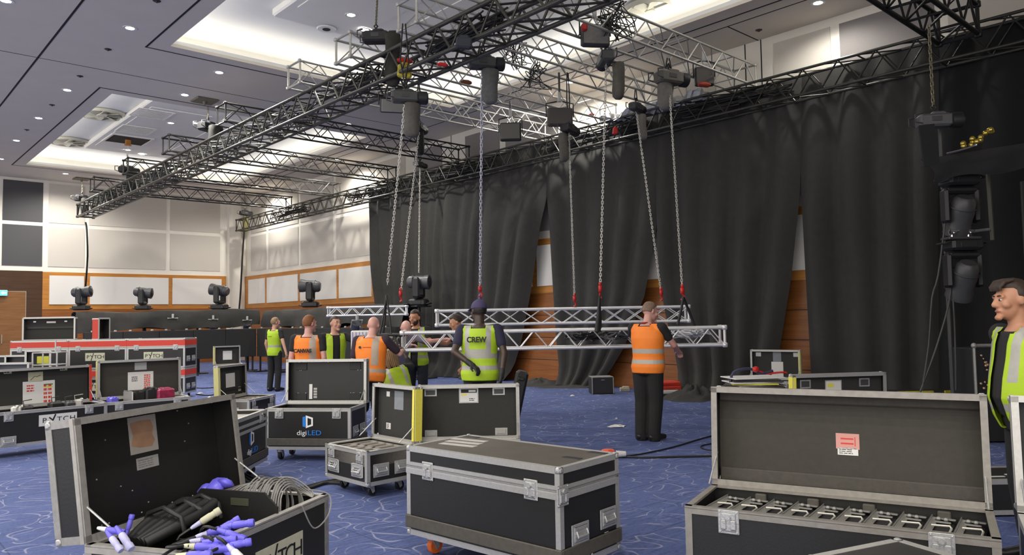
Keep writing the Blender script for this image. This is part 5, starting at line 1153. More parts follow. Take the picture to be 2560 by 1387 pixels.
# ---- C2 closed case in the middle
t2, l2, g2 = case('big closed black flight case with a paler top, nearest in the middle of the carpet', (1018, 1120), (1398, 1178), .72, .60, 'front', zb=.15, lid='closed', ld=.13, skid=True, wheel=ORG, handles='', latches=2)
g = g2
for z in (.335,): link('recessed_handle', cached('handle', handle_mesh), t2, (g['L']/2+.004, -.12, z), (0, 0, PI/2)); link('recessed_handle', cached('handle', handle_mesh), t2, (g['L']/2+.004, .17, z+.03), (0, 0, PI/2))
b = MB(); b.bx(-g['L']/2-.007, g['L']/2+.007, -g['W']/2-.007, -g['W']/2, g['zt']-.035, g['zt']-.0); b.bx(g['L']/2, g['L']/2+.007, -g['W']/2, g['W']/2, g['zt']-.035, g['zt']); b.build('seam_band', ALU, t2)
for i in range(4):
    p = MB(); p.bx(0, .003, -.02, .02, -.035, .035); o = p.build('printed_sticker', PAP, t2, None, (g['L']/2+.001, -.1+.085*i, .2+.015*i)); q = MB()
    for k in range(4): q.bx(.003, .0036, -.016, .016 if k % 2 else .004, -.03+k*.017, -.02+k*.017)
    q.build('printing', INK, o)
for x, y in ((-.36, .1), (-.33, .02), (-.30, -.06)):
    b = MB(); b.box((0, 0, 0), (.30, .06, .002)); b.build('pale_tape_strip', mat('worn_tape', (.45, .42, .40), .6, 0, .2, 20), l2, None, (x*g['L'], -g['W']*.5+y*1.2, g['ld']+.003), (0, 0, .12))
for x, y in ((.4, -.5), (-.42, -.14), (.42, -.12)):
    b = MB(); b.bbox((x*g['L'], y*g['W'] if abs(y) > .3 else y*g['W']*.9, g['ld']+.002), (.13, .05, .006), .002); b.build('stacking_cup', PLB, l2)
link('latch', cached('latch', latch_mesh), t2, (g['L']/2+.006, -g['W']/2+.02, g['zt']-.01), (0, 0, PI/2))
# ---- C3 open case with ten fixtures
t3, l3, g3 = case('long open flight case holding a row of silver framed lamps', (1783, 1213), (2480, 1278), .60, .555, lid=94, ld=.14, lining=LAMB, latches=2, handles='', trim=mat('brownish_aluminium', (.30, .28, .25), .5, .45, .25, 30))
g = g3; L, W = g['L'], g['W']
b = MB()
for v in (.93, .09): b.bbox((0, -W*v, g['ld']-.035), (L-.04, .075, .03), .006)
b.build('foam_strip', FOAMG, l3)
p = lid_sheet(l3, g, 'pink_label', .03, .50, .12, .085, mat('pink_label', (.62, .30, .26), .6)); b = MB(); b.bx(-.035, .03, .008, .016, -.003, -.002); b.bx(-.035, .03, -.018, -.010, -.003, -.002); b.bx(.036, .04, -.025, .025, -.003, -.002); b.build('printing', RED, p)
p = lid_sheet(l3, g, 'white_label', .03, .40, .105, .04, PAP); ruled(p, .09, .03, 3, INK, seed=9, rh=.35)
b = MB(); b.bx(-L/2+.02, L/2-.02, -W/2+.02, W/2-.02, .40, .44); b.build('foam_bed', RUB, t3)
def fixture_meshes():
    a = MB(); a.bbox((.005, 0, -.03), (.10, .44, .12), .012); A = a.mesh('lamp_housing', PLB)
    f = MB(); f.box((-.040, 0, .045), (.030, .45, .006), None, Matrix.Rotation(.5, 3, 'Y')); f.bbox((-.052, 0, .056), (.006, .46, .014), .002)
    f.bbox((.0, .205, .05), (.10, .025, .008), .003); f.bbox((.0, .16, .045), (.07, .02, .008), .003)
    for x, y in ((-.02, .185), (.012, .18), (-.025, -.19), (-.008, -.2), (.01, -.185)): f.sphere((x, y, .055), (.012, .010, .010), 8, 6)
    f.bbox((.01, -.215, .045), (.06, .012, .008), .003)
    F = f.mesh('mounting_frame', mat('lamp_frame_grey', (.30, .295, .27), .4, .3, .2, 40), 40)
    h = MB(); h.tube([(-.03, .04, .06), (.045, .035, .065), (.052, .03, .055), (.052, -.12, .055), (.045, -.125, .065), (-.03, -.12, .06)], .0055, 6); H = h.mesh('handle', mat('pale_handle_metal', (.50, .48, .42), .4, .3, .15, 40), 40)
    return A, F, H
A, F, H = fixture_meshes(); od = ['first', 'second', 'third', 'fourth', 'fifth', 'sixth', 'seventh', 'eighth', 'ninth', 'tenth']
for i in range(10):
    x = -L/2+.11+(L-.2)*i/9.0*.985; q = world_of(t3, g, x, 0, .50)
    t = thing('framed_lamp', f'{od[i]} framed lamp in the long open case, counted from its end by the carpet', 'stage light', q, g['yaw']-.12, 'framed lamps in the long open case')
    link('lamp_housing', A, t); link('mounting_frame', F, t); link('handle', H, t); t.scale = (1.05, 1.12, 1)
for x in (.1, .35, -.1, -.3): b = MB(); b.bbox((x*L, W/2-.03, .56), (.06, .03, .05), .005); b.build('foam_block', SKID, t3)
# ---- C4 case edge at the very bottom, C5 open case at the frame edge
t4, l4, g4 = case('low black case whose silver corner just shows in front of the row of lamps', (2243, 1356), (2343, 1386), .645, .5, 'back', L=.7, lid='closed', ld=.1, latches=0, handles='', toplam=LAM)
c3dir = g3['d']; p0 = world_of(t3, g3, L/2+.11, W/2, 0)
t5, l5, g5 = case('open black case at the photo edge, standing end to end with the case of lamps', (p0.x, p0.y, .6), (p0.x+c3dir.x*1.2, p0.y+c3dir.y*1.2, .6), .60, .555, lid=96, ld=.14, lining=LAM, latches=2, handles='')
b = MB(); b.bbox((0, 0, .42), (1.1, .5, .1), .02); b.build('foam_bed', RUB, t5)
# ---- C6 tall-lidded logo case and its neighbour C7
t6, l6, g6 = case('open black case with a white and blue logo, its lid raised behind', (665, 1022), (876, 1022), .60, .52, 'front', zb=.14, lid=92, ld=.10, skid=True, latches=2, handles='s', lining=LAM)
g = g6; logo_led(t6, .0, -g['W']/2-.004, g['zt']-.145, .125)
b = MB(); b.bx(-.02, .02, -.09, .09, -.003, 0); b.build('paper_strip', PAP, l6, None, (-.22*g['L'], -.13, g['ld']-.021)); b = MB()
for k in range(4): b.bx(-.02, .025, -.055+k*.033, -.03+k*.033, -.003, 0)
b.build('paper_strip', mat('grey_card', (.42, .41, .39), .7), l6, None, (-.165*g['L'], -.12, g['ld']-.021))
for x, y in ((-.34, .84), (.34, .84), (-.34, .12), (.34, .12)): b = MB(); b.bbox((x*g['L'], -y*g['W'], g['ld']-.024), (.14, .09, .01), .003); b.build('hinge_pocket', RUB, l6)
rnd = random.Random(9); b = MB()
for x, y in ((-.34, .84), (.34, .84), (-.34, .12), (.34, .12)):
    for k in range(7): b.sphere((x*g['L']+rnd.uniform(-.075, .075), -y*g['W']+rnd.choice((-.05, .05)), g['ld']-.025), .005, 6, 4)
b.sphere((0, -.94*g['W'], g['ld']-.024), .012, 8, 5); b.build('rivet', STEEL, l6)
t7, l7, g7 = case('black logo case turned sideways behind the stained-paper lid', (560, 1062), (661, 1026), .66, .60, 'front', zb=.13, L=1.15, lid=None, skid=True, latches=2, handles='', inner=WHI)
g = g7; logo_led(t7, .12, -g['W']/2-.004, g['zt']-.23, .125)
b = MB(); b.bx(-g['L']/2+.02, g['L']/2-.02, -g['W']/2+.02, g['W']/2-.02, g['zt']-.08, g['zt']-.04); b.build('foam_bed', mat('beige_foam', (.45, .42, .38), .9), t7)
b = MB()
for k in (0, 1): b.bx(-g['L']/2-.006, g['L']/2+.006, -g['W']/2-.008, -g['W']/2, g['zt']-.10-k*.06, g['zt']-.07-k*.06)
b.build('seam_band', ALU, t7)
# ---- foam-slotted cases with yellow edges
def slot_case(label, pA, pB, zr=.42, W=.55, yside=1, lid=92, ym=YEL, L=None, edge='back', **k):
    t, l, g = case(label, pA, pB, zr, W, edge, zb=.12, L=L, lid=lid, ld=.08, latches=2, **k)
    b = MB(); s = yside; x = s*g['L']/2; b.bx(min(x+s*.005, x+s*.010), max(x+s*.005, x+s*.010), -g['W']+.02, -.02, .0, g['ld']); b.bx(min(x-s*.03, x-s*.0), max(x-s*.03, x), -g['W']+.02, -.02, -.012, -.006); b.build('yellow_edge_strip', ym, l); return t, l, g
def slots(t, g, n=6, m=None):
    b = MB(); L, W = g['L']-.05, g['W']-.05; z = g['zt']-.02; r = 2
    for i in range(n+1):
        x = -L/2+L*i/n; b.bbox((x, 0, z-.06), (.05, W, .12), .006)
    for y in (-W/2, 0, W/2): b.bbox((0, y, z-.06), (L, .05, .12), .006)
    b.build('foam_grid', m or mat('beige_slot_foam', (.27, .245, .215), .9, 0, .2, 40, .1), t)
t8, l8, g8 = slot_case('small open case with slotted grey foam, next to the big closed case', (930, 1093), (1036, 1112), .42, .525, 1, 92)
slots(t8, g8, 5); g = g8
p = lid_sheet(l8, g, 'white_label', -.24*g['L'], .82, .055, .05, PAP); p = lid_sheet(l8, g, 'grey_sheet', .02*g['L'], .72, .15, .18, mat('blue_grey_sheet', (.22, .24, .26), .6, 0, .15, 12)); p = lid_sheet(l8, g, 'white_label', -.22*g['L'], .22, .075, .06, PAP); ruled(p, .06, .05, 4, INK, seed=2); p = lid_sheet(l8, g, 'yellow_tape', .36*g['L'], .75, .04, .06, PAPY); p = lid_sheet(l8, g, 'white_label', .38*g['L'], .18, .06, .07, PAP); ruled(p, .05, .05, 3, INK, seed=4)
for sx in (-.3, .3): link('recessed_handle', cached('handle', handle_mesh), t8, (g['L']*sx*.9, -g['W']/2-.004, .24), None)
t9, l9, g9 = slot_case('wide case with its labelled black lid raised behind the big closed case', (1046, 1103), (1299, 1098), .42, .52, -1, 90)
slots(t9, g9, 6); g = g9
for x, v in ((-.38, .9), (.3, .9), (-.38, .1), (.32, .12)):
    p = lid_sheet(l9, g, 'metal_dish', x*g['L'], v*.96, .12, .07, STEEL); b = MB(); b.bbox((0, 0, -.004), (.09, .045, .006), .002); b.build('dish_insert', PLG if v > .5 else ALU, p)
p = lid_sheet(l9, g, 'label_frame', .0, .80, .19, .15, STEEL); q = MB(); q.bx(-.085, .085, -.065, .065, -.005, -.002); q.build('label_card', PAP, p); q = MB(); q.bx(-.075, -.02, -.015, .0, -.006, -.005); q.build('yellow_mark', YEL, p); q = MB(); q.bx(-.075, .08, -.06, -.025, -.006, -.005); q.build('black_mark', INK, p); q = MB(); q.bx(-.0, .07, -.052, -.033, -.0066, -.006); q.build('white_mark', PAP, p); ruled(p, .07, .03, 2, INK, seed=8, dz=-.006, x0=.04, y0=.04)
# ---- far row of red-banded cases, two layers
def W2(px, py, d): q = at(px, py, d); return V((q.x, q.y, 0))
A = onz(166, 899, .66); lw = []
D = 16.2; base = W2(172, 860, D); dirr = (W2(432, 860, D-.0)-base).normalized()
names = ['stacked red-banded case nearest the door', 'middle stacked red-banded case with a name sign', 'end stacked red-banded case with a name sign, beside the screens']
PL = 1.24
for i in range(3):
    st = base+dirr*(PL+.015)*(i-1)+HF*0
    for lay in range(2):
        z0 = .64*lay
        e = st+dirr*PL
        t, l, g = case(('upper ' if lay else 'lower ')+names[i], (st.x, st.y, z0+.63), (e.x, e.y, z0+.63), z0+.63, .60, 'front', zb=(.1 if not lay else .02), L=PL, lid='closed', ld=.17, band=RED, castors=not lay, latches=2, handles='s', z0=z0, group=None)
        if i > 0 or not lay: sign_pytch(t, -.05+.1*i*0, -.303, g['zt']-.18, .42, .17)
# open lids of the row behind
def lone_lid(label, px, d, w, h, zb, dp=.12, yaw=0., m=LAMI, trim=ALU, stripe=None, tilt=0., cat='case', inner=None):
    p = at(px, 693, d); t = thing('upright_case', label, cat, (p.x, p.y, zb), -YAW+yaw); t.rotation_euler = Euler((tilt, 0, -YAW+yaw))
    b = MB(); b.bx(-w/2, w/2, dp-.012, dp, 0, h)
    for sx in (-1, 1): b.bx(min(sx*w/2, sx*(w/2-.012)), max(sx*w/2, sx*(w/2-.012)), 0, dp-.012, 0, h)
    b.bx(-w/2+.012, w/2-.012, 0, dp-.012, h-.012, h); b.bx(-w/2+.012, w/2-.012, 0, dp-.012, 0, .012); b.build('lid_shell', m, t)
    b = MB()
    for sx in (-1, 1): b.bx(sx*w/2-.018, sx*w/2+.018, -.006, .0, 0, h); b.bx(min(sx*w/2, sx*(w/2+.005)), max(sx*w/2, sx*(w/2+.005)), 0, dp, 0, .03); b.bx(min(sx*w/2, sx*(w/2+.005)), max(sx*w/2, sx*(w/2+.005)), 0, dp, h-.03, h)
    for z in (.0, h): b.bx(-w/2, w/2, -.006, 0, z-.018, z+.018)
    b.bx(-w/2, w/2, 0, dp, h, h+.005); b.build('lid_trim', trim, t)
    if stripe:
        b = MB(); b.bx(-w/2-.008, -w/2-.005, .01, dp-.01, .02, h-.02); b.build('red_stripe', stripe, t); b = MB(); b.bx(w/2+.005, w/2+.008, .01, dp-.01, .02, h-.02); b.build('red_stripe', stripe, t)
    return t
t = lone_lid('wide dark lid with a pale strip, upright on the stacked cases near the door', 124, 16.9, 1.12, .50, 1.285, .12, .05)
b = MB(); b.bx(-.1, .1, .09, .107, .38, .42); b.build('pale_strip', PAP, t); b = MB()
for x in (-.36, .32): b.bx(x-.03, x+.03, .09, .107, .40, .43)
b.build('pale_clip', ALU, t); b = MB(); b.bx(-.54, .54, .08, .107, .26, .30); b.build('inner_bar', LAM, t)
t = lone_lid('narrow red-striped lid standing edge-on on the middle stacked case', 262, 16.5, .34, .46, 1.285, .16, 1.42, LAM, ALU, RED, 0)
# ---- C10, C11: two open cases with paper lists in the lids
t10, l10, g10 = case('open case with a hand-lettered sign and paper sheets inside its lid', (-30, 1036), (238, 1011), .55, .49, 'front', zb=.13, lid=93, ld=.12, latches=2, handles='', lining=LAMI, L=1.35)
g = g10; sign_pytch(t10, .09, -.248, g['zt']-.14, .44, .14)
for x in (-.34,): link('recessed_handle', cached('handle', handle_mesh), t10, (x*g['L'], -.249, .20))
p = lid_sheet(l10, g, 'yellowed_sheet', .02, .76, .175, .13, mat('yellowed_sheet', (.48, .47, .33), .7)); b = MB(); b.tube([(-.06, .04, -.003), (-.01, -.01, -.003), (.01, .0, -.003), (.06, -.02, -.003)], .003, 4); b.build('pencil_line', INK, p)
p = lid_sheet(l10, g, 'printed_sheet', .06, .34, .38, .30, PAP); ruled(p, .11, .26, 5, RED, seed=1, x0=.11, y0=.02, cols=2, rh=.6); ruled(p, .11, .10, 3, RED, seed=2, x0=-.09, y0=-.06, rh=.55); q = MB(); q.bx(.055, .165, -.105, -.09, -.003, -.002); q.build('green_line', mat('green_ink', (.03, .28, .05), .6), p); q = MB(); q.bx(.055, .165, -.07, -.055, -.003, -.002); q.build('yellow_line', YEL, p)
for x in (-.3, .36): p = lid_sheet(l10, g, 'small_tag', x, .93, .09, .04, PAPY); ruled(p, .08, .03, 1, INK, seed=5)
rnd = random.Random(3)
for i, (x, s, m, lb) in enumerate([(-.33, (.07, .07, .08), PAP, 'white card box'), (-.27, (.05, .05, .08), PAP, 'pale paper cup shape'), (-.18, (.12, .12, .07), PLB, 'small black clamp'), (.14, (.16, .12, .09), PLB, 'black clamp with a bent arm'), (.3, (.12, .12, .08), PLG, 'grey clamp'), (.42, (.1, .1, .1), ALU, 'silver tag holder')]):
    q = world_of(t10, g, x, 0, g['zt']+s[2]/2-.03); b = MB(); b.bbox((0, 0, 0), s, .02); b.bbox((.03, 0, s[2]*.4), (s[0]*.5, s[1]*.6, s[2]*.5), .015); b.tube([(-.04, 0, .03), (-.05, 0, .1), (.05, .02, .11)], .006, 5) if i > 1 else None
    tag(b.build('case_contents', m, None, None, q, (0, 0, g['yaw']+rnd.uniform(-.4, .4))), lb+' in the open case with the hand-lettered sign', 'gear')
b = MB(); b.bx(-g['L']/2+.02, g['L']/2-.02, -.23, .23, g['zt']-.06, g['zt']-.05); b.build('tray', RUB, t10); b = MB(); b.bx(g['L']/2+.005, g['L']/2+.012, -g['W'], 0, .03, g['ld']-.02); b.bx(g['L']/2-.03, g['L']/2-.0, -g['W'], 0, -.014, -.007); b.build('red_edge_stripe', RED, l10)
t11, l11, g11 = case('open case with printed lists and grey card inside its brown lid', (262, 1008), (476, 992), .55, .53, 'front', zb=.13, lid=92, ld=.10, latches=2, handles='s', lining=LAMB)
g = g11; p = lid_sheet(l11, g, 'grey_card', .02, .82, .16, .11, mat('pale_grey_card', (.42, .43, .42), .7)); p = lid_sheet(l11, g, 'printed_sheet', .02, .42, .34, .26, PAP); ruled(p, .11, .2, 7, RED, seed=6, x0=.1, y0=.01, rh=.6); ruled(p, .1, .08, 3, INK, seed=7, x0=-.07, y0=-.03)
b = MB(); b.bx(-g['L']/2+.02, g['L']/2-.02, -.25, .25, g['zt']-.06, g['zt']-.05); b.build('tray', RUB, t11)
b = MB(); b.bx(-g['L']/2-.01, -g['L']/2-.005, -g['W'], 0, 0, g['ld']); b.build('yellow_edge_strip', YELP, l11)
for x, s, m, lb in [(-.38, (.12, .14, .1), BLU, 'blue bag'), (-.2, (.02, .3, .16), ALU, 'thin silver frame'), (-.08, (.14, .14, .16), CANB, 'olive black pouch'), (.06, (.18, .16, .19), PLB, 'cluster of black clamps'), (.22, (.24, .2, .17), mat('magenta_basket', (.30, .02, .07), .5, 0, .8, 25), 'magenta and black basket'), (.42, (.22, .05, .05), PAP, 'white label roll')]:
    q = world_of(t11, g, x*g['L'], -.05, g['zt']+s[2]/2-.04); b = MB(); b.bbox((0, 0, 0), s, .02)
    for k in range(5): b.bbox((random.uniform(-.4, .4)*s[0], random.uniform(-.4, .4)*s[1], s[2]*.45), (s[0]*.3, s[1]*.3, s[2]*.25), .01)
    tag(b.build('case_contents', m, None, None, q, (0, 0, g['yaw']+.2)), lb+' in the open case with the brown lid', 'gear')
# small open cases further off
for px, d, w, h, zb, ya, lb, m in [(30, 13.2, .62, .34, .62, .0, 'small grey-lined lid before the red-banded stack', mat('grey_lid_lining', (.10, .10, .11), .6)), (98, 14.8, .42, .34, .78, .3, 'small dark lid tilted in front of the stacked cases', LAMI), (50, 15.0, .52, .30, .72, .0, 'small black lid in front of the wide dark lid', LAM), (5, 15.2, .4, .26, .75, .1, 'small black lid cut by the photo edge', LAM)]:
    lone_lid(lb, px, d, w, h, zb, .1, ya, m)
    p = at(px, 693, d)+HF*.0; t = thing('low_chest', 'low black trunk below the '+lb, 'trunk', (p.x, p.y, 0), -YAW+ya)
    b = MB(); b.bbox((0, .28, zb/2+.05), (w, .5, zb-.12), .008); b.build('body', LAM, t); edges_mb(w, .5, .11, zb-.01, .03).build('edge_trim', ALU, t); b = MB()
    for sx in (-1, 1):
        for y in (.1, .46): b.lathe([(.001, -.02), (.05, -.02), (.05, .02), (.001, .02)], 14, (sx*(w/2-.08), y, .05), None, Matrix.Rotation(PI/2, 3, 'Y')); b.bbox((sx*(w/2-.08), y, .09), (.06, .06, .05), .005)
    b.build('castor', RUB, t)
p = at(112, 893, 13.6); t = thing('tool_caddy', 'silver framed caddy with two yellow panels in front of the stack', 'caddy', (p.x, p.y, .0), -YAW)
b = MB(); zz = p.z
for sx in (-1, 1):
    for y in (0, .3): b.bar((sx*.22, y, 0), (sx*.22, y, zz+.08), .014)
for z in (zz+.08, zz-.14): b.tube([(-.22, 0, z), (.22, 0, z), (.22, .3, z), (-.22, .3, z)], .012, 6, closed=True)
b.bar((.1, .15, zz+.08), (.1, .15, zz+.3), .012); b.build('frame', ALU, t); b = MB()
for x in (-.09, .03): b.bx(x-.045, x+.045, -.01, .0, zz-.11, zz+.02)
b.build('yellow_panel', mat('lime_yellow_panel', (.50, .48, .03), .5), t)
# ---- C16, C17 yellow-edged cases in the middle distance, C18, C19, C20
t16, l16, g16 = slot_case('small far case with a white page inside its lid, in front of the dark screens', (535, 914), (597, 911), .46, .50, -1, 90, YELP, .68)
lid_sheet(l16, g16, 'white_page', .02, .5, .24, .24, PAP); slots(t16, g16, 5)
t17, l17, g17 = slot_case('case with a pale yellow edge and a white page inside its lid, turned sideways', (548, 1000), (620, 986), .42, .50, -1, 92, YELP, .80)
slots(t17, g17, 5); lid_sheet(l17, g17, 'white_page', .02, .52, .26, .22, PAP); p = lid_sheet(l17, g17, 'small_tag', .28, .2, .07, .07, PAPY); ruled(p, .05, .05, 3, INK, seed=3); b = MB(); b.bx(-.38, .38, -.13, -.1, .0505, .0515); b.build('dark_tape', LAM, l17)
t18, l18, g18 = case('black case with silver corners behind the bald man in orange', (858, 912), (893, 912), .72, .5, 'front', zb=.12, lid='closed', ld=.12, latches=1, handles='f', L=.62)
t19, l19, g19 = slot_case('small open case with a cream sheet in front of the tall wooden gap', (1878, 946), (2002, 950), .46, .49, 1, 91, YELP)
slots(t19, g19, 5); g = g19; lid_sheet(l19, g, 'cream_sheet', .02, .32, .2, .26, PAP); lid_sheet(l19, g, 'grey_sheet', .02, .78, .14, .2, mat('blue_grey_sheet', (.2,)*3)); 
for x in (-.3, .34): p = lid_sheet(l19, g, 'metal_dish', x, .84, .09, .07, STEEL)
t20, l20, g20 = slot_case('case with a long raised black lid and centre label, behind the case of lamps', (1985, 1063), (2217, 1054), .42, .51, -1, 88, YEL)
g = g20
for x in (-.34, .3): p = lid_sheet(l20, g, 'metal_dish', x*g['L'], .8, .12, .09, STEEL); b = MB(); b.bbox((0, 0, -.004), (.09, .06, .006), .002); b.build('dish_insert', PLG, p)
p = lid_sheet(l20, g, 'label_frame', -.04, .72, .19, .15, STEEL); q = MB(); q.bx(-.085, .085, -.065, .065, -.005, -.002); q.build('label_card', PAP, p); q = MB(); q.bx(-.07, .0, -.04, .0, -.006, -.005); q.build('yellow_mark', YEL, p)
# items lying on the pile beside C19
p = at(1905, 968, 8.6); t = thing('low_chest', 'low open trunk heaped with boards behind the case of lamps', 'trunk', (p.x, p.y, 0), -YAW+.05)
zt_ = at(1905, 972, 8.6).z
b = MB(); b.bbox((.0, .3, zt_/2), (.70, .5, zt_-.02), .01); b.build('body', LAM, t); edges_mb(.70, .5, .02, zt_-.01, .05).build('edge_trim', ALU, t)
rnd = random.Random(8)
for i in range(7):
    q = V((p.x, p.y, zt_+.008+i*.017))+HR*(.02*math.sin(i*2)+.0)+HF*.3; b = MB(); b.bbox((0, 0, 0), (.62-.05*(i % 3), .42, .014), .004)
    tag(b.build('board', [FOAMG, ALU_D, YEL, PAP, PLG, FOAMG, PAP][i], None, None, q, (0, 0, -YAW+rnd.uniform(-.15, .15))), f'{["lowest grey", "second, dull metal", "third, yellow", "fourth, white", "fifth, dark", "sixth, grey", "topmost white"][i]} board in the pile behind the case of lamps', 'board', 'boards piled on the low trunk')
q0 = V((p.x, p.y, zt_+.16))+HF*.2
b = MB(); b.tube(smoothpath([q0+HR*(-.3)+V((0, 0, -.1)), q0+HR*(-.26)+V((0, 0, .02)), q0+HR*(-.08)+V((0, 0, .06)), q0+HR*.06+V((0, 0, .0)), q0+HR*.2+V((0, 0, .03))]), .016, 8); tag(b.build('cable', mat('navy_cable', (.02, .02, .06), .5), None, 60), 'dark blue cable bent over the pile of boards', 'cable')
b = MB(); b.sphere(q0+HR*.0+V((0, 0, .05)), (.05, .04, .035), 10, 7); b.tube(smoothpath([q0+V((0, 0, .04)), q0+HR*.12, q0+HR*.3+V((0, 0, .01)), q0+HR*.36]), .013, 6); tag(b.build('red_plug', HOOK, None, 60), 'red plug and lead on top of the pile of boards', 'plug')
# C21 frame behind the man at the edge
p = at(2466, 985, 9.0); t = thing('equipment_rack', 'dark rack with a silver frame and brass plugs beside the man with dark hair', 'rack', (p.x, p.y, 0), -YAW)
zr1 = at(2440, 864, 9.0).z
b = MB(); b.bbox((.19, .25, (zr1)/2-.01), (.62, .42, zr1-.05), .01); b.build('body', PLB, t)
b = MB(); b.bar((-.12, 0, 0), (-.12, 0, zr1), .016, 8); b.bar((-.12, 0, zr1), (.55, 0, zr1+.0), .02, 8); b.bar((.55, 0, 0), (.55, 0, zr1), .02, 8); b.sphere((-.12, 0, zr1), .034, 10, 7); b.build('frame', ALU_D, t, 40)
rnd = random.Random(6); RB = mat('rose_brass', (.62, .42, .28), .3, .7)
for i in range(13): b = MB(); b.sphere((rnd.uniform(-.06, .07), .02, zr1-.12-rnd.uniform(0, .42)), rnd.uniform(.010, .020), 8, 6); b.build('brass_plug', RB, t, 50)
# small box on the floor, red and white boxes
p = onz(1508, 985, 0); t = thing('speaker_box', 'small black box with a silver lid standing on the carpet by the drapes', 'box', (p.x, p.y, 0), -YAW+.1)
b = MB(); b.bbox((0, .18, .17), (.46, .36, .33), .012); b.build('body', mat('charcoal_vinyl', (.028, .026, .026), .6, 0, .2, 80), t); b = MB(); b.bbox((0, .18, .345), (.45, .35, .02), .006); b.build('lid', ALU_D, t); b = MB(); b.tube([(-.03, 0, .29), (-.03, -.015, .29), (.03, -.015, .29), (.03, 0, .29)], .005, 6); b.build('handle', STEEL, t)
b = MB()
for sx in (-1, 1): b.bbox((sx*.22, .0, .17), (.02, .02, .33), .005)
b.build('corner_guard', ALU_D, t)
p = onz(1562, 978, 0); b = MB(); b.bbox((0, 0, .04), (.2, .12, .08), .01); b.bbox((.02, .0, .09), (.14, .1, .03), .01); tag(b.build('paper_packet', mat('cream_card', (.50, .45, .33), .7), None, None, p, (0, 0, -YAW)), 'small cream packet on the carpet beside the black box', 'packet')
p = onz(1662, 992, 0); 
for i, (m, lb) in enumerate([(PLB, 'black tray at the bottom of the little pile behind the man in orange'), (WHI, 'white tray in the little pile behind the man in orange'), (RED, 'red tray in the little pile behind the man in orange'), (RED, 'upper red tray in the little pile behind the man in orange')]):
    b = MB(); b.bbox((0, 0, 0), (.62-.03*i, .4, .075), .015); b.bbox((0, -.205, .01), (.3, .012, .02), .004); tag(b.build('tray', m, None, None, p+V((0, 0, .038+.077*i)), (0, 0, -YAW+.06*i)), lb, 'tray')
# gear standing under the trusses
for px, d, s, m, lb in [(1083, 13.2, (.3, .3, .34), PLB, 'black box on the floor below the rear truss'), (1262, 9.6, (.16, .22, .95), PLB, 'tall black case leaning beside the man in the purple cap')]:
    p = ground(px, d); b = MB(); b.bbox((0, 0, s[2]/2), s, .03); b.bbox((0, -s[1]/2, s[2]*.9), (s[0]*.5, .03, .05), .01)
    o = tag(b.build('gear_box', m, None, None, p, (0, .22 if s[2] > .5 else 0, -YAW)), lb, 'box')
# ---- cables, plug and litter on the carpet
def floor_cable(label, pts, r, m=CAB, cat='cable', zs=None):
    b = MB(); P = []
    for i, (x, y) in enumerate(pts):
        z = r+.002+(zs[i] if zs else 0); q = onz(x, y, z); P.append(q)
    b.tube(smoothpath(P), r, 6); return tag(b.build('floor_cable', m, None, 60), label, cat)
for i, (o, lb) in enumerate([(0, 'upper black cable of the bundle between the slotted foam case and the open cable case'), (8, 'middle black cable of the bundle between the slotted foam case and the open cable case'), (15, 'lowest black cable of the bundle between the slotted foam case and the open cable case')]):
    floor_cable(lb, [(575, 1160+o*.5), (625, 1190+o), (680, 1212+o), (735, 1222+o*.6), (780, 1212+o*.4), (820, 1202+o*.3), (870, 1196+o)], .014)
floor_cable('thin black cable arching over the cable bundle', [(600, 1240), (650, 1218), (700, 1210), (745, 1232), (770, 1262)], .009, CAB, 'cable', [0, .04, .05, .02, 0])
floor_cable('black cable curving across the carpet towards the case of lamps', [(1530, 1143), (1600, 1135), (1680, 1118), (1740, 1100), (1790, 1086)], .009)
floor_cable('lower black cable running straight to the case of lamps', [(1520, 1138), (1600, 1143), (1700, 1141), (1800, 1139)], .012)
floor_cable('short loop of black cable beside the case of lamps', [(1800, 1106), (1760, 1112), (1752, 1118), (1770, 1124), (1800, 1125)], .008)
for pts, lb in [([(470, 966), (500, 970), (540, 968), (560, 966)], 'thin cable on the far carpet before the screens'), ([(490, 985), (520, 988), (545, 984)], 'second thin cable on the far carpet before the screens'), ([(1100, 985), (1130, 975), (1160, 982)], 'pale cable end under the rear truss')]:
    floor_cable(lb, pts, .012)
p = onz(1520, 1134, .05); t = thing('cable_joint', 'orange and white multi-way plug joint lying on the carpet', 'plug', p, -YAW)
b = MB(); Rx = Matrix.Rotation(PI/2, 3, 'Y'); b.lathe([(.001, -.07), (.045, -.07), (.055, -.05), (.055, .05), (.045, .07), (.001, .07)], 16, (0, 0, .0), None, Rx); b.build('orange_body', mat('coral_plug', (.80, .12, .06), .4), t, 40)
b = MB(); b.lathe([(.001, -.1), (.035, -.1), (.04, .02), (.001, .03)], 14, (-.11, 0, -.01), None, Rx); b.lathe([(.001, -.02), (.04, -.02), (.03, .09), (.001, .09)], 14, (.11, 0, -.005), None, Rx); b.bar((-.2, .0, -.02), (-.42, .02, -.03), .02, 8); b.build('white_collar', mat('off_white_plastic', (.66, .62, .60), .45), t, 40)
b = MB(); b.lathe([(.001, 0), (.034, 0), (.036, .01), (.001, .012)], 14, (.02, -.05, .02), None, Matrix.Rotation(PI/2, 3, 'X')); b.build('cap', mat('red_orange_cap', (.85, .08, .03), .4), t, 40)
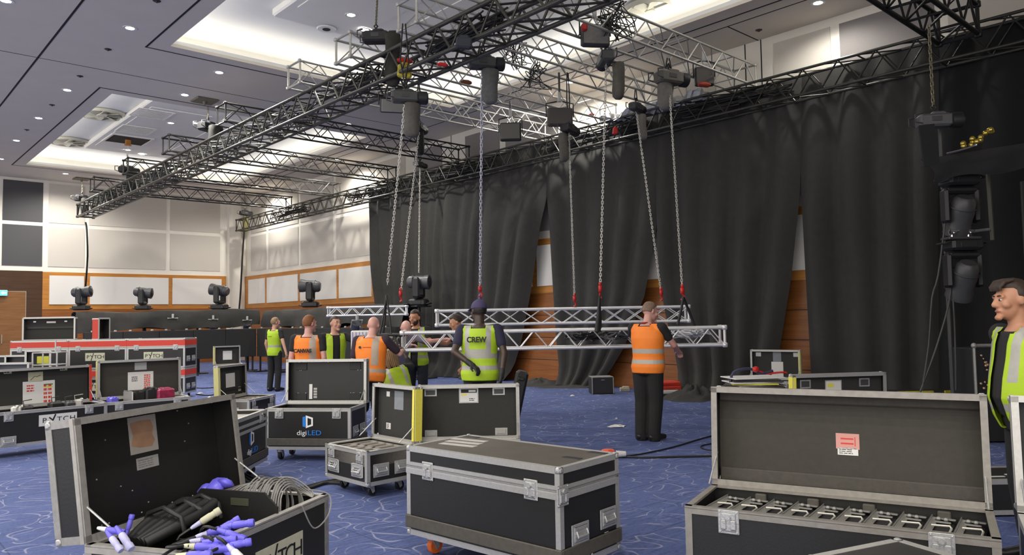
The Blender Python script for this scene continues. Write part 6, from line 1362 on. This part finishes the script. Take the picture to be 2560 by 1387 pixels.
for (x, y), s, lb in [((1544, 1066), .13, 'crumpled white tissue on the open carpet'), ((1431, 990), .045, 'small white scrap on the carpet near the black box'), ((1541, 1048), .02, 'tiny white scrap behind the tissue'), ((500, 984), .06, 'white scrap on the far carpet before the screens')]:
    p = onz(x, y, 0); rnd = random.Random(x); b = MB(); n = 12; vs = [(0, 0, .03)]; fs = []
    for r_ in (.5, 1):
        for j in range(n): a = 2*PI*j/n; vs.append((s*r_*math.cos(a)*rnd.uniform(.6, 1.2)*1.3, s*r_*math.sin(a)*rnd.uniform(.5, 1.1), rnd.uniform(.004, .03)*(1 if r_ < 1 else .4)))
    for j in range(n): q = (j+1) % n; fs += [(0, 1+j, 1+q), (1+j, 1+n+j, 1+n+q, 1+q)]
    b.add(vs, fs); o = b.build('paper_scrap', PAP, None, None, p); o.modifiers.new('s', 'SOLIDIFY').thickness = .002; tag(o, lb, 'litter')

p = at(2333, 693, 10.4); zt_ = at(2333, 976, 10.4).z; t = thing('low_chest', 'long low black chest with yellow top edges at the foot of the light tower', 'trunk', (p.x, p.y, 0), -YAW)
b = MB(); b.bbox((0, .2, zt_/2), (1.2, .4, zt_-.02), .01); b.build('body', LAM, t)
for x, w in ((-.32, .5), (.22, .28), (.41, .08), (.52, .1)): b = MB(); b.bbox((x, .0, zt_-.012), (w, .03, .035), .006); b.build('yellow_edge', mat('yellow_edge_paint', (.50, .42, .02), .6, 0, .15, 20), t)
p = at(2516, 693, 5.9); t = thing('low_chest', 'low dark chest with white tape marks, seen in the gap beside the case of lamps', 'trunk', (p.x, p.y, 0), -YAW)
b = MB(); b.bbox((0, .25, .15), (.56, .5, .26), .01); b.build('body', LAM, t); edges_mb(.56, .5, .02, .28, .0).build('edge_trim', ALU, t)
for i, (x, y, w) in enumerate(((-.1, .12, .16), (.08, .2, .1), (-.12, .3, .08))): b = MB(); b.box((0, 0, 0), (w, .025, .003)); b.build('tape_mark', WHI, t, None, (x, y, .283), (0, 0, .3*i))
# ================================================================ VIEW
sc.view_settings.view_transform = 'Standard'; sc.view_settings.look = 'None'; sc.view_settings.gamma = 1; sc.view_settings.exposure = 0.95
sc.view_settings.use_curve_mapping = False
sc.cycles.use_denoising = True
sc.cycles.max_bounces = 8; sc.cycles.diffuse_bounces = 5
